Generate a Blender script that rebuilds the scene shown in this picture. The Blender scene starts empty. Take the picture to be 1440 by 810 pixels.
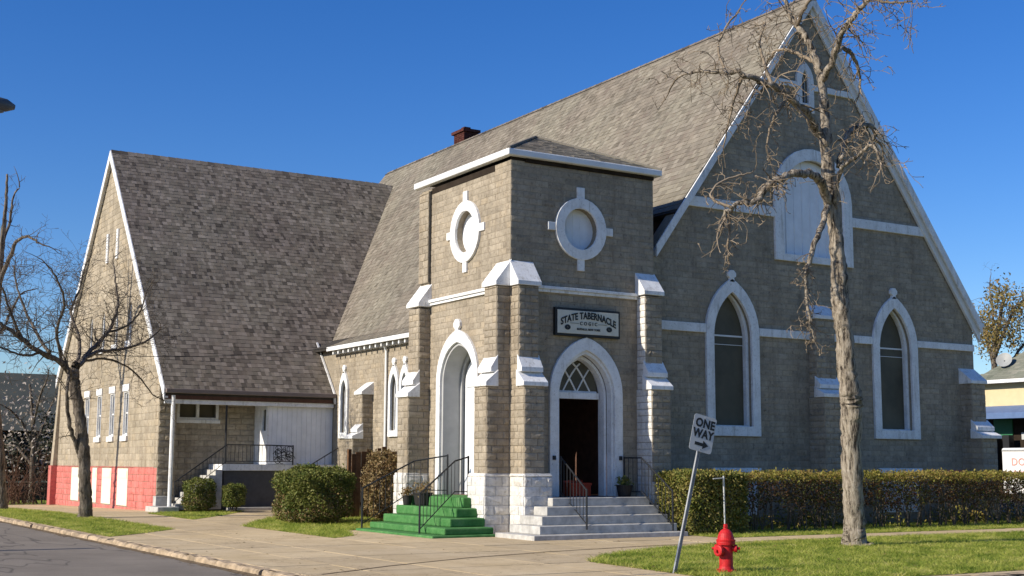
import bpy, bmesh, math, random
import numpy as np
from mathutils import Vector, Matrix
from mathutils.geometry import tessellate_polygon
from mathutils import noise as mnoise
PI = math.pi
R = math.radians
random.seed(7)
rng = np.random.default_rng(7)
S = bpy.context.scene
COL = S.collection

# ------------------------------------------------------------------ camera
YAW, PITCH, ROLL = R(58.682), R(7.630), R(-0.264)
FPX, IW, IH = 1841.5, 1440.0, 810.0
_F = Vector((math.cos(PITCH)*math.cos(YAW), math.cos(PITCH)*math.sin(YAW), math.sin(PITCH)))
_r = Vector((math.sin(YAW), -math.cos(YAW), 0))
_d = _F.cross(_r)
CR = math.cos(ROLL)*_r + math.sin(ROLL)*_d
CD = -math.sin(ROLL)*_r + math.cos(ROLL)*_d
CAM = Vector((-16.11, -26.55, 1.65))
cam = bpy.data.objects.new('camera', bpy.data.cameras.new('camera'))
COL.objects.link(cam)
cam.data.sensor_width = 36
cam.data.lens = FPX/IW*36
cam.data.clip_end = 3000
cam.matrix_world = Matrix(((CR.x, -CD.x, -_F.x, CAM.x), (CR.y, -CD.y, -_F.y, CAM.y), (CR.z, -CD.z, -_F.z, CAM.z), (0, 0, 0, 1)))
S.camera = cam

# ------------------------------------------------------------------ light
SUN_EL, SUN_AZ = 29.0, 2.0          # sun stands in -X, a touch to +Y
to_sun = Vector((-math.cos(R(SUN_EL))*math.cos(R(SUN_AZ)), math.cos(R(SUN_EL))*math.sin(R(SUN_AZ)), math.sin(R(SUN_EL))))
W = bpy.data.worlds.new('World'); S.world = W; W.use_nodes = True
wn = W.node_tree.nodes; wl = W.node_tree.links
wn.clear()
sky = wn.new('ShaderNodeTexSky'); sky.sky_type = 'NISHITA'; sky.sun_disc = False
sky.sun_elevation = R(SUN_EL)
sky.sun_rotation = math.atan2(to_sun.x, to_sun.y)
sky.air_density = 1.0; sky.dust_density = 0.3; sky.ozone_density = 5.0; sky.altitude = 100
bg = wn.new('ShaderNodeBackground'); bg.inputs['Strength'].default_value = 0.11
out = wn.new('ShaderNodeOutputWorld')
hs = wn.new('ShaderNodeHueSaturation'); hs.inputs['Hue'].default_value = .514; hs.inputs['Saturation'].default_value = 1.27; hs.inputs['Value'].default_value = 1.0
wl.new(sky.outputs[0], hs.inputs['Color']); wl.new(hs.outputs[0], bg.inputs['Color']); wl.new(bg.outputs[0], out.inputs['Surface'])
sl = bpy.data.lights.new('sun', 'SUN'); sl.energy = 4.8; sl.angle = R(0.5); sl.color = (1.0, 0.915, 0.78)
sun = bpy.data.objects.new('sun', sl); COL.objects.link(sun)
sun.rotation_euler = to_sun.to_track_quat('Z', 'Y').to_euler()
sun.location = (-30, 0, 30)
S.view_settings.view_transform = 'Standard'
S.view_settings.look = 'None'
S.view_settings.exposure = 0.36
S.view_settings.gamma = 1.0
S.cycles.max_bounces = 6
S.cycles.transparent_max_bounces = 6

def at(px, py, depth):
    """a point in the place, from the survey of the photograph: picture position and distance along the view"""
    return CAM + (CR*((px-IW/2)/FPX) + CD*((py-IH/2)/FPX) + _F)*depth
def atz(px, py, z=0.0):
    d = CR*((px-IW/2)/FPX) + CD*((py-IH/2)/FPX) + _F
    return CAM + d*((z-CAM.z)/d.z)
def atx(px, py, x):
    d = CR*((px-IW/2)/FPX) + CD*((py-IH/2)/FPX) + _F
    return CAM + d*((x-CAM.x)/d.x)
def dep(p): return (Vector(p)-CAM).dot(_F)

# ------------------------------------------------------------------ object helpers
WLOC = {}
def tag(o, label=None, cat=None, group=None, kind=None):
    if label: o['label'] = label
    if cat: o['category'] = cat
    if group: o['group'] = group
    if kind: o['kind'] = kind
    return o
def thing(name, label, cat, loc, group=None):
    o = bpy.data.objects.new(name, None); COL.objects.link(o)
    o.empty_display_size = .2
    o.location = loc; WLOC[o] = Vector(loc)
    return tag(o, label, cat, group)
def link_mesh(name, me, parent, org):
    o = bpy.data.objects.new(name, me); COL.objects.link(o)
    WLOC[o] = Vector(org)
    if parent is not None:
        o.parent = parent; o.location = Vector(org)-WLOC[parent]
    else: o.location = org
    return o
class MB:
    def __init__(s, fr=None): s.v = []; s.f = []; s.fr = fr
    def P(s, a, b, c): return s.fr(a, b, c) if s.fr else (a, b, c)
    def add(s, vs, fs):
        n = len(s.v); s.v += [tuple(x) for x in vs]; s.f += [tuple(i+n for i in q) for q in fs]
    def box(s, a0, a1, b0, b1, c0, c1):
        p = [s.P(a, b, c) for a in (a0, a1) for b in (b0, b1) for c in (c0, c1)]
        s.add(p, [(0,1,3,2),(4,6,7,5),(0,4,5,1),(2,3,7,6),(0,2,6,4),(1,5,7,3)])
        return s
    def prism(s, poly, c0, c1):
        """closed 2D poly in the frame's (a,b), pulled from c0 to c1"""
        n = len(poly)
        p = [s.P(a, b, c0) for a, b in poly]+[s.P(a, b, c1) for a, b in poly]
        tri = tessellate_polygon([[Vector((a, b, 0)) for a, b in poly]])
        fs = [tuple(t) for t in tri]+[tuple(i+n for i in t) for t in tri]
        fs += [(i, (i+1) % n, (i+1) % n+n, i+n) for i in range(n)]
        s.add(p, fs); return s
    def ring(s, po, pi, c0, c1, closed=True):
        n = len(po)
        p = [s.P(a, b, c1) for a, b in po]+[s.P(a, b, c1) for a, b in pi]+[s.P(a, b, c0) for a, b in po]+[s.P(a, b, c0) for a, b in pi]
        fs = []
        for i in range(n if closed else n-1):
            j = (i+1) % n
            fs += [(i, j, n+j, n+i), (2*n+i, 2*n+j, j, i), (n+i, n+j, 3*n+j, 3*n+i), (2*n+i, 2*n+j, 3*n+j, 3*n+i)]
        if not closed:
            fs += [(0, n, 3*n, 2*n), (n-1, 2*n-1, 4*n-1, 3*n-1)]
        s.add(p, fs); return s
    def hexa(s, p8):
        """8 corners: bottom loop of 4 then top loop of 4"""
        s.add([s.P(*p) for p in p8], [(0,1,2,3),(4,5,6,7),(0,1,5,4),(1,2,6,5),(2,3,7,6),(3,0,4,7)]); return s
    def tube(s, pts, rad, n=8, cap=True):
        pts = [Vector(s.P(*p)) for p in pts]
        if not hasattr(rad, '__len__'): rad = [rad]*len(pts)
        base = len(s.v); up = Vector((.31, .17, .93)).normalized()
        for i, p in enumerate(pts):
            t = (pts[min(i+1, len(pts)-1)]-pts[max(i-1, 0)])
            t = t.normalized() if t.length > 1e-9 else Vector((0, 0, 1))
            u = t.cross(up)
            if u.length < .05: u = t.cross(Vector((1, 0, 0)))
            u.normalize(); w = t.cross(u)
            for k in range(n):
                a = 2*PI*k/n
                s.v.append(tuple(p+(u*math.cos(a)+w*math.sin(a))*rad[i]))
        for i in range(len(pts)-1):
            for k in range(n):
                j = (k+1) % n
                s.f.append((base+i*n+k, base+i*n+j, base+(i+1)*n+j, base+(i+1)*n+k))
        if cap:
            s.f.append(tuple(base+k for k in range(n))); s.f.append(tuple(base+(len(pts)-1)*n+k for k in range(n)))
        return s
    def lathe(s, o, prof, n=24, axis='z'):
        base = len(s.v)
        for r, h in prof:
            for k in range(n):
                a = 2*PI*k/n; x, y = r*math.cos(a), r*math.sin(a)
                q = {'z': (x, y, h), 'x': (h, x, y), 'y': (x, h, y)}[axis]
                s.v.append((o[0]+q[0], o[1]+q[1], o[2]+q[2]))
        for i in range(len(prof)-1):
            for k in range(n):
                j = (k+1) % n
                s.f.append((base+i*n+k, base+i*n+j, base+(i+1)*n+j, base+(i+1)*n+k))
        s.f.append(tuple(base+k for k in range(n))); s.f.append(tuple(base+(len(prof)-1)*n+k for k in range(n)))
        return s
    def build(s, name, mat, parent=None, bevel=0, smooth=False, org=None, fix=True):
        a = np.array(s.v, dtype=float)
        if org is None:
            org = Vector(((a[:,0].min()+a[:,0].max())/2, (a[:,1].min()+a[:,1].max())/2, a[:,2].min()))
        me = bpy.data.meshes.new(name)
        me.from_pydata((a-np.array(org)).tolist(), [], s.f)
        if fix:
            bm = bmesh.new(); bm.from_mesh(me); bmesh.ops.recalc_face_normals(bm, faces=bm.faces); bm.to_mesh(me); bm.free()
        me.materials.append(mat)
        if smooth:
            me.polygons.foreach_set('use_smooth', [True]*len(me.polygons))
        o = link_mesh(name, me, parent, org)
        if bevel:
            b = o.modifiers.new('edge', 'BEVEL'); b.width = bevel; b.segments = 2; b.limit_method = 'ANGLE'; b.angle_limit = R(40)
        return o
def np_obj(name, v, faces, mat, parent=None, kind=None, org=None):
    v = np.asarray(v, dtype=np.float32); faces = np.asarray(faces, dtype=np.int32)
    if org is None:
        org = Vector((float(v[:,0].mean()), float(v[:,1].mean()), float(v[:,2].min())))
    v = v-np.array(org, dtype=np.float32)
    me = bpy.data.meshes.new(name); k = faces.shape[1]
    me.vertices.add(len(v)); me.vertices.foreach_set('co', v.ravel())
    me.loops.add(faces.size); me.loops.foreach_set('vertex_index', faces.ravel())
    me.polygons.add(len(faces))
    me.polygons.foreach_set('loop_start', np.arange(0, faces.size, k, dtype=np.int32))
    me.update(calc_edges=True); me.validate()
    me.materials.append(mat)
    o = link_mesh(name, me, parent, org)
    if kind: o['kind'] = kind
    return o

# frames: (along, up, outwards) -> world
def frame(o, u, n):
    o, u, n = Vector(o), Vector(u), Vector(n)
    def fr(a, b, c): q = o+u*a+n*c; return (q.x, q.y, q.z+b)
    fr.o, fr.u, fr.n = o, u, n
    return fr
def ffront(y): return frame((0, y, 0), (1, 0, 0), (0, -1, 0))
def fleft(x): return frame((x, 0, 0), (0, 1, 0), (-1, 0, 0))

# ------------------------------------------------------------------ materials
def nmat(name, rough=.8, spec=.3):
    m = bpy.data.materials.new(name); m.use_nodes = True
    b = m.node_tree.nodes['Principled BSDF']
    b.inputs['Roughness'].default_value = rough
    b.inputs['Specular IOR Level'].default_value = spec
    return m, m.node_tree.nodes, m.node_tree.links, b
def ramp(N, stops):
    r = N.new('ShaderNodeValToRGB'); cr = r.color_ramp
    while len(cr.elements) < len(stops): cr.elements.new(.5)
    for e, (p, c) in zip(cr.elements, stops):
        e.position = p; e.color = (*c, 1)
    return r
def noise(N, L, scale, detail=4, vec=None, rough=.6, dim=None):
    t = N.new('ShaderNodeTexNoise'); t.inputs['Scale'].default_value = scale
    t.inputs['Detail'].default_value = detail; t.inputs['Roughness'].default_value = rough
    if vec is not None: L.new(vec, t.inputs['Vector'])
    return t
def wpos(N):
    return N.new('ShaderNodeNewGeometry').outputs['Position']
def mix(N, L, fac, a, b, mode='MIX'):
    x = N.new('ShaderNodeMix'); x.data_type = 'RGBA'; x.blend_type = mode
    for sock, val in ((x.inputs[0], fac), (x.inputs[6], a), (x.inputs[7], b)):
        if isinstance(val, (int, float)): sock.default_value = val
        elif isinstance(val, tuple): sock.default_value = (*val, 1)
        else: L.new(val, sock)
    return x.outputs[2]
def randval(N, L):
    """a value per loose piece, different for each object too"""
    g = N.new('ShaderNodeNewGeometry'); oi = N.new('ShaderNodeObjectInfo')
    a = N.new('ShaderNodeMath'); a.operation = 'ADD'
    L.new(g.outputs['Random Per Island'], a.inputs[0]); L.new(oi.outputs['Random'], a.inputs[1])
    f = N.new('ShaderNodeMath'); f.operation = 'FRACT'; L.new(a.outputs[0], f.inputs[0])
    return f.outputs[0]
def bump(N, L, b, h, strength=.4, dist=.02):
    x = N.new('ShaderNodeBump'); x.inputs['Strength'].default_value = strength; x.inputs['Distance'].default_value = dist
    L.new(h, x.inputs['Height']); L.new(x.outputs[0], b.inputs['Normal'])
def simple(name, col, rough=.6, spec=.3, var=.15, scale=6, metal=0, bmp=0, bscale=40, isl=0.0):
    m, N, L, b = nmat(name, rough, spec)
    p = wpos(N); n = noise(N, L, scale, 5, p)
    lo = tuple(max(0, c*(1-var)) for c in col); hi = tuple(min(1, c*(1+var)) for c in col)
    r = ramp(N, [(.3, lo), (.7, hi)]); L.new(n.outputs[0], r.inputs[0])
    c = r.outputs[0]
    if isl:
        rv = randval(N, L); r2 = ramp(N, [(0, (1-isl,)*3), (1, (1, 1, 1))]); L.new(rv, r2.inputs[0])
        c = mix(N, L, 1.0, c, r2.outputs[0], 'MULTIPLY')
    L.new(c, b.inputs['Base Color']); b.inputs['Metallic'].default_value = metal
    if bmp:
        n2 = noise(N, L, bscale, 4, p); bump(N, L, b, n2.outputs[0], bmp, .01)
    return m
def stone_mat(name, lo, hi, dark, isl=.20, spots=.565, bs=.45):
    m, N, L, b = nmat(name, .9, .15)
    p = wpos(N)
    n = noise(N, L, 1.1, 6, p, .7); r = ramp(N, [(.3, lo), (.7, hi)]); L.new(n.outputs[0], r.inputs[0])
    rv = randval(N, L); r2 = ramp(N, [(0, (1-isl, 1-isl, 1-isl)), (.8, (1, 1, 1)), (1, (1.0, .97, .92))]); L.new(rv, r2.inputs[0])
    c = mix(N, L, 1.0, r.outputs[0], r2.outputs[0], 'MULTIPLY')
    n3 = noise(N, L, 7.5, 5, p, .75); r3 = ramp(N, [(spots, (0, 0, 0)), (spots+.1, (1, 1, 1))]); L.new(n3.outputs[0], r3.inputs[0])
    k = N.new('ShaderNodeMath'); k.operation = 'MULTIPLY'; L.new(r3.outputs[0], k.inputs[0]); k.inputs[1].default_value = .72
    c = mix(N, L, k.outputs[0], c, dark)
    mp = N.new('ShaderNodeMapping'); mp.inputs['Scale'].default_value = (2.6, 2.6, .28); L.new(p, mp.inputs[0])
    n6 = noise(N, L, 1.0, 6, mp.outputs[0], .7); r6 = ramp(N, [(.36, (.80, .78, .76)), (.52, (1, 1, 1))]); L.new(n6.outputs[0], r6.inputs[0])
    c = mix(N, L, 1.0, c, r6.outputs[0], 'MULTIPLY')
    n5 = noise(N, L, 8.5, 5, p, .8); r5 = ramp(N, [(.30, (.66, .64, .62)), (.46, (.98, .98, .98)), (.70, (1.18, 1.17, 1.16))]); L.new(n5.outputs[0], r5.inputs[0])
    c = mix(N, L, 1.0, c, r5.outputs[0], 'MULTIPLY')
    L.new(c, b.inputs['Base Color'])
    n4 = noise(N, L, 13, 6, p, .8); bump(N, L, b, n4.outputs[0], bs, .035)
    return m
M = {}
M['stone'] = stone_mat('painted_stone', (.305, .26, .195), (.415, .355, .27), (.15, .122, .092))
M['stone_front'] = M['stone']
M['stone_wing'] = stone_mat('wing_stone', (.33, .28, .20), (.46, .395, .30), (.17, .138, .10), .22, .6)
M['joint'] = simple('mortar_joint', (.27, .23, .172), .95, .1, .2, 9, bmp=.3)
M['plinth'] = stone_mat('white_painted_rock', (.62, .60, .56), (.76, .74, .70), (.16, .14, .12), .12, .63, .6)
M['redpaint'] = stone_mat('coral_painted_stone', (.52, .155, .13), (.63, .215, .185), (.36, .13, .10), .10, .68, .4)
def white_mat():
    m, N, L, b = nmat('white_trim_paint', .65, .25)
    p = wpos(N); n = noise(N, L, 2.2, 6, p, .7)
    r = ramp(N, [(.3, (.64, .635, .62)), (.6, (.82, .82, .81))]); L.new(n.outputs[0], r.inputs[0])
    n3 = noise(N, L, 15, 6, p, .85); r3 = ramp(N, [(.55, (0, 0, 0)), (.66, (.7, .7, .7))]); L.new(n3.outputs[0], r3.inputs[0])
    c = mix(N, L, r3.outputs[0], r.outputs[0], (.33, .30, .26))
    mp = N.new('ShaderNodeMapping'); mp.inputs['Scale'].default_value = (7, 7, .8); L.new(p, mp.inputs[0])
    n6 = noise(N, L, 1.0, 5, mp.outputs[0], .7); r6 = ramp(N, [(.32, (.74, .72, .69)), (.46, (1, 1, 1))]); L.new(n6.outputs[0], r6.inputs[0])
    L.new(mix(N, L, 1.0, c, r6.outputs[0], 'MULTIPLY'), b.inputs['Base Color'])
    n4 = noise(N, L, 14, 6, p, .8); bump(N, L, b, n4.outputs[0], .35, .02)
    return m
M['white'] = white_mat()
M['whitewood'] = simple('white_board', (.80, .81, .83), .5, .3, .07, 3, isl=.06)
M['gutter'] = simple('gutter_metal', (.72, .72, .71), .45, .4, .08, 2)
def shingle_mat(name, cols, isl=True):
    m, N, L, b = nmat(name, .92, .12)
    p = wpos(N); rv = randval(N, L)
    k = len(cols); r = ramp(N, [(i/(k-1), c) for i, c in enumerate(cols)]); L.new(rv, r.inputs[0])
    n = noise(N, L, .55, 5, p, .65); r2 = ramp(N, [(.3, (.80, .80, .80)), (.72, (1.1, 1.08, 1.05))]); L.new(n.outputs[0], r2.inputs[0])
    c = mix(N, L, 1.0, r.outputs[0], r2.outputs[0], 'MULTIPLY')
    nh = noise(N, L, .28, 3, p); rh = ramp(N, [(.4, (1.015, .99, .985)), (.6, (.985, 1.005, .985))]); L.new(nh.outputs[0], rh.inputs[0]); c = mix(N, L, 1.0, c, rh.outputs[0], 'MULTIPLY')
    n2 = noise(N, L, 60, 3, p, .8); r3 = ramp(N, [(.25, (.7, .7, .7)), (.75, (1.15, 1.15, 1.15))]); L.new(n2.outputs[0], r3.inputs[0])
    L.new(mix(N, L, 1.0, c, r3.outputs[0], 'MULTIPLY'), b.inputs['Base Color'])
    return m
M['shingle'] = shingle_mat('asphalt_shingle', [(.145, .128, .102), (.235, .21, .17), (.185, .165, .134), (.295, .266, .218), (.21, .185, .15), (.265, .238, .19), (.19, .16, .132)])
M['shingle_wing'] = shingle_mat('dark_asphalt_shingle', [(.075, .065, .055), (.205, .175, .145), (.135, .116, .095), (.30, .26, .22), (.20, .175, .145), (.25, .215, .18), (.16, .142, .115), (.225, .19, .152), (.09, .078, .066)])  # darkest tabs put the shadows between thick tabs into the colour
M['roofdark'] = simple('roof_deck', (.055, .05, .045), .95, .1, .2, 5)
def glass_mat(name, col, rough=.12, spec=.5):
    m, N, L, b = nmat(name, rough, spec)
    p = wpos(N); n = noise(N, L, .8, 4, p)
    r = ramp(N, [(.3, tuple(c*.6 for c in col)), (.7, tuple(c*1.3 for c in col))]); L.new(n.outputs[0], r.inputs[0])
    L.new(r.outputs[0], b.inputs['Base Color'])
    n2 = noise(N, L, 1.5, 2, p); bump(N, L, b, n2.outputs[0], .05, .05)
    return m
M['pane'] = glass_mat('brown_glazing', (.10, .088, .06), .45, .2)
M['panegrey'] = glass_mat('grey_glazing', (.10, .11, .12), .2)
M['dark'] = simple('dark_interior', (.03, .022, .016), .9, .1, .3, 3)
M['darkbrown'] = simple('dark_wood', (.09, .04, .025), .6, .3, .3, 5)
M['iron'] = simple('black_iron', (.015, .016, .018), .5, .4, .2, 20)
def carpet_mat():
    m, N, L, b = nmat('green_step_carpet', .95, .08)
    p = wpos(N); n = noise(N, L, 4, 6, p, .75)
    r = ramp(N, [(.3, (.04, .14, .04)), (.55, (.08, .215, .068)), (.75, (.15, .28, .115))]); L.new(n.outputs[0], r.inputs[0])
    n3 = noise(N, L, 9, 6, p, .85); r3 = ramp(N, [(.56, (0, 0, 0)), (.72, (.6, .6, .6))]); L.new(n3.outputs[0], r3.inputs[0])
    L.new(mix(N, L, r3.outputs[0], r.outputs[0], (.12, .14, .075)), b.inputs['Base Color'])
    n4 = noise(N, L, 110, 3, p, .9); bump(N, L, b, n4.outputs[0], .6, .01)
    return m
M['green'] = carpet_mat()
M['step'] = simple('painted_concrete_step', (.44, .425, .39), .85, .2, .27, 5, bmp=.3, bscale=30)
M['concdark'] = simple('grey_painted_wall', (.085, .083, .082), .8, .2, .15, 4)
M['brick'] = simple('red_brick', (.085, .032, .026), .9, .1, .3, 8, isl=.35)
M['red'] = simple('hydrant_red_paint', (.46, .012, .014), .55, .35, .3, 14, bmp=.3, bscale=60)
M['galv'] = simple('galvanised_steel', (.42, .41, .38), .5, .5, .2, 8, .5)
M['signface'] = simple('sign_sheet', (.46, .47, .46), .5, .4, .07, 6)
M['black'] = simple('black_paint', (.012, .012, .012), .5, .4, .1, 5)
M['cream'] = simple('cream_sign_board', (.60, .58, .49), .6, .3, .08, 6)
M['fencewood'] = simple('weathered_fence_wood', (.16, .085, .045), .9, .1, .35, 5, isl=.35)
M['orange'] = simple('orange_red_plastic', (.55, .06, .02), .5, .3, .1, 6)
M['pot'] = simple('dark_pot', (.02, .018, .017), .6, .3, .2, 9)
M['van'] = simple('white_van_paint', (.78, .77, .74), .4, .4, .04, 2)
M['vanred'] = simple('red_lettering', (.60, .30, .26), .5, .3, .1, 6)
M['creamwall'] = simple('cream_house_wall', (.60, .50, .30), .85, .2, .06, 2)
M['blueaw'] = simple('blue_awning', (.10, .16, .30), .6, .3, .1, 3)
M['greenpanel'] = simple('green_panel', (.03, .16, .07), .5, .3, .1, 3)
M['greyroof'] = shingle_mat('green_grey_shingle', [(.15, .165, .13), (.24, .25, .20), (.19, .205, .165), (.28, .28, .23)])
M['darkhouse'] = simple('dark_house_wall', (.03, .034, .032), .9, .1, .3, 3)
def concrete_mat():
    m, N, L, b = nmat('concrete_paving', .9, .2)
    p = wpos(N); n = noise(N, L, .6, 8, p, .7)
    r = ramp(N, [(.3, (.47, .36, .205)), (.5, (.57, .445, .27)), (.7, (.64, .515, .33))]); L.new(n.outputs[0], r.inputs[0])
    rv = randval(N, L); r2 = ramp(N, [(0, (.88, .88, .88)), (1, (1.05, 1.04, 1.0))]); L.new(rv, r2.inputs[0])
    c = mix(N, L, 1.0, r.outputs[0], r2.outputs[0], 'MULTIPLY')
    n2 = noise(N, L, 2.6, 8, p, .75); r3 = ramp(N, [(.52, (0, 0, 0)), (.72, (.7, .7, .7))]); L.new(n2.outputs[0], r3.inputs[0])
    c = mix(N, L, r3.outputs[0], c, (.30, .215, .125))
    n7 = noise(N, L, .9, 5, p, .6); r7 = ramp(N, [(.492, (0, 0, 0)), (.5, (.75, .75, .75)), (.508, (0, 0, 0))]); L.new(n7.outputs[0], r7.inputs[0])
    n8 = noise(N, L, .35, 2, p); r8 = ramp(N, [(.5, (0, 0, 0)), (.56, (1, 1, 1))]); L.new(n8.outputs[0], r8.inputs[0])
    c = mix(N, L, mix(N, L, 1.0, r7.outputs[0], r8.outputs[0], 'MULTIPLY'), c, (.13, .09, .055))
    n9 = noise(N, L, 90, 2, p, .9); r9 = ramp(N, [(.3, (.78, .78, .78)), (.7, (1.12, 1.12, 1.12))]); L.new(n9.outputs[0], r9.inputs[0])
    c = mix(N, L, 1.0, c, r9.outputs[0], 'MULTIPLY')
    L.new(c, b.inputs['Base Color'])
    n4 = noise(N, L, 45, 5, p); bump(N, L, b, n4.outputs[0], .35, .01)
    return m
M['concrete'] = concrete_mat()
def asphalt_mat():
    m, N, L, b = nmat('asphalt', .92, .1)
    p = wpos(N); n = noise(N, L, .5, 8, p, .7)
    r = ramp(N, [(.3, (.18, .155, .125)), (.7, (.27, .235, .19))]); L.new(n.outputs[0], r.inputs[0])
    n2 = noise(N, L, 70, 3, p, .9); r2 = ramp(N, [(.3, (.6, .6, .6)), (.7, (1.3, 1.3, 1.3))]); L.new(n2.outputs[0], r2.inputs[0])
    c = mix(N, L, 1.0, r.outputs[0], r2.outputs[0], 'MULTIPLY')
    # tar-sealed cracks: thin lines where a warped noise crosses its middle value
    mp = N.new('ShaderNodeMapping'); mp.inputs['Scale'].default_value = (.55, .12, 1); L.new(p, mp.inputs[0])
    n3 = noise(N, L, 1.0, 3, mp.outputs[0], .5); r3 = ramp(N, [(.492, (0, 0, 0)), (.5, (.6, .6, .6)), (.508, (0, 0, 0))]); L.new(n3.outputs[0], r3.inputs[0])
    c = mix(N, L, r3.outputs[0], c, (.045, .043, .042))
    L.new(c, b.inputs['Base Color']); bump(N, L, b, n2.outputs[0], .4, .01)
    return m
M['asphalt'] = asphalt_mat()
M['kerb'] = simple('worn_kerb_concrete', (.36, .275, .18), .9, .2, .55, 4, bmp=.6, bscale=22)
def leaf_mat(name, cols, trans=.25, nscale=1.2, shift=.5):
    m, N, L, b = nmat(name, .6, .25)
    p = wpos(N); g = N.new('ShaderNodeNewGeometry')
    n = noise(N, L, nscale, 3, p)
    a = N.new('ShaderNodeMath'); a.operation = 'MULTIPLY_ADD'
    L.new(g.outputs['Random Per Island'], a.inputs[0]); a.inputs[1].default_value = 1-shift
    kc = N.new('ShaderNodeMapRange'); L.new(n.outputs[0], kc.inputs[0]); kc.inputs[1].default_value = .3; kc.inputs[2].default_value = .7
    k = N.new('ShaderNodeMath'); k.operation = 'MULTIPLY'; L.new(kc.outputs[0], k.inputs[0]); k.inputs[1].default_value = shift
    L.new(k.outputs[0], a.inputs[2])
    q = len(cols); r = ramp(N, [(.08+.84*i/(q-1), c) for i, c in enumerate(cols)]); L.new(a.outputs[0], r.inputs[0])
    L.new(r.outputs[0], b.inputs['Base Color'])
    t = N.new('ShaderNodeBsdfTranslucent'); L.new(r.outputs[0], t.inputs[0])
    ms = N.new('ShaderNodeMixShader'); ms.inputs[0].default_value = trans
    L.new(b.outputs[0], ms.inputs[1]); L.new(t.outputs[0], ms.inputs[2])
    L.new(ms.outputs[0], N['Material Output'].inputs['Surface'])
    return m
M['grass'] = leaf_mat('grass_blade', [(.07, .13, .016), (.20, .27, .034), (.36, .41, .07), (.55, .54, .13), (.66, .60, .25)], .5, 1.6, .62)
def turf_mat():
    m, N, L, b = nmat('turf_soil', .95, .05)
    p = wpos(N); n = noise(N, L, 1.6, 6, p, .7)
    r = ramp(N, [(.34, (.13, .18, .03)), (.5, (.30, .33, .065)), (.66, (.42, .40, .12))]); L.new(n.outputs[0], r.inputs[0])
    n2 = noise(N, L, 60, 3, p, .8); r2 = ramp(N, [(.3, (.6, .6, .6)), (.7, (1.2, 1.2, 1.2))]); L.new(n2.outputs[0], r2.inputs[0])
    L.new(mix(N, L, 1.0, r.outputs[0], r2.outputs[0], 'MULTIPLY'), b.inputs['Base Color']); bump(N, L, b, n2.outputs[0], .6, .02)
    return m
M['turf'] = turf_mat()
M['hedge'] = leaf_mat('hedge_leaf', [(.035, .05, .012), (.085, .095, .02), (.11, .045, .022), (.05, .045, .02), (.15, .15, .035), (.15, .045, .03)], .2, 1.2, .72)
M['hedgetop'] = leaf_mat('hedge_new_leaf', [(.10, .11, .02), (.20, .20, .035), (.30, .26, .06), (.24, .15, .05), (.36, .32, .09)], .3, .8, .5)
M['yew'] = leaf_mat('bush_leaf', [(.035, .06, .012), (.075, .105, .02), (.14, .16, .032), (.20, .19, .05), (.10, .12, .025)], .2, 1.5, .5)
M['blossom'] = leaf_mat('white_blossom', [(.32, .27, .22), (.46, .40, .35), (.22, .18, .15)], .2, 2, .3)
M['bud'] = leaf_mat('spring_leaf', [(.22, .15, .045), (.30, .22, .07), (.18, .16, .05), (.34, .20, .06)], .3, 1, .4)
M['dry'] = leaf_mat('dry_leaf', [(.16, .11, .05), (.28, .21, .09), (.22, .13, .06), (.13, .13, .04)], .2, 2, .4)
M['dkleaf'] = leaf_mat('dark_evergreen', [(.012, .018, .010), (.03, .038, .018), (.02, .028, .02), (.06, .055, .03)], .1, 1, .4)
def bark_mat(name, lo, hi, dark):
    m, N, L, b = nmat(name, .92, .15)
    p = wpos(N); mp = N.new('ShaderNodeMapping'); mp.inputs['Scale'].default_value = (9, 9, 1.5); L.new(p, mp.inputs[0])
    n = noise(N, L, 1.6, 7, mp.outputs[0], .75); r = ramp(N, [(.40, dark), (.49, lo), (.64, hi)]); L.new(n.outputs[0], r.inputs[0])
    L.new(r.outputs[0], b.inputs['Base Color']); bump(N, L, b, n.outputs[0], 1.0, .05)
    return m
M['bark'] = bark_mat('pale_bark', (.27, .225, .17), (.46, .40, .32), (.05, .04, .032))
M['bark2'] = bark_mat('grey_bark', (.14, .115, .09), (.26, .22, .175), (.05, .04, .032))
M['twig'] = simple('twig_bark', (.29, .23, .165), .9, .1, .35, 3, isl=.5)
M['twig2'] = simple('dark_twig_bark', (.13, .105, .08), .9, .1, .3, 3, isl=.3)
M['soil'] = simple('ground_soil', (.09, .10, .04), .95, .1, .35, .3)

# ------------------------------------------------------------------ ground
def gz(y): return -.015*max(0, y-18)
def inside(p, poly):
    x, y = p; c = False; n = len(poly)
    for i in range(n):
        x0, y0 = poly[i]; x1, y1 = poly[i-1]
        if (y0 > y) != (y1 > y) and x < (x1-x0)*(y-y0)/(y1-y0)+x0: c = not c
    return c
def inside_np(P, poly):
    c = np.zeros(len(P), bool); n = len(poly)
    for i in range(n):
        x0, y0 = poly[i]; x1, y1 = poly[i-1]
        if y0 == y1: continue
        k = ((y0 > P[:,1]) != (y1 > P[:,1])) & (P[:,0] < (x1-x0)*(P[:,1]-y0)/(y1-y0)+x0)
        c ^= k
    return c
# one sheet to the horizon, under everything
gm = MB()
xs = [-700, -120, -40, -8.75, 20, 60, 160, 700]; ys = [-700, -100, -30, -13.2, 0, 18, 60, 140, 700]
for j, y in enumerate(ys):
    for x in xs: gm.v.append((x, y, -.30+gz(min(y, 140))))
for j in range(len(ys)-1):
    for i in range(len(xs)-1):
        k = j*len(xs)+i; gm.f.append((k, k+1, k+1+len(xs), k+len(xs)))
tag(gm.build('ground', M['soil'], org=(0, 0, -.3), fix=False), kind='structure')
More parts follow.
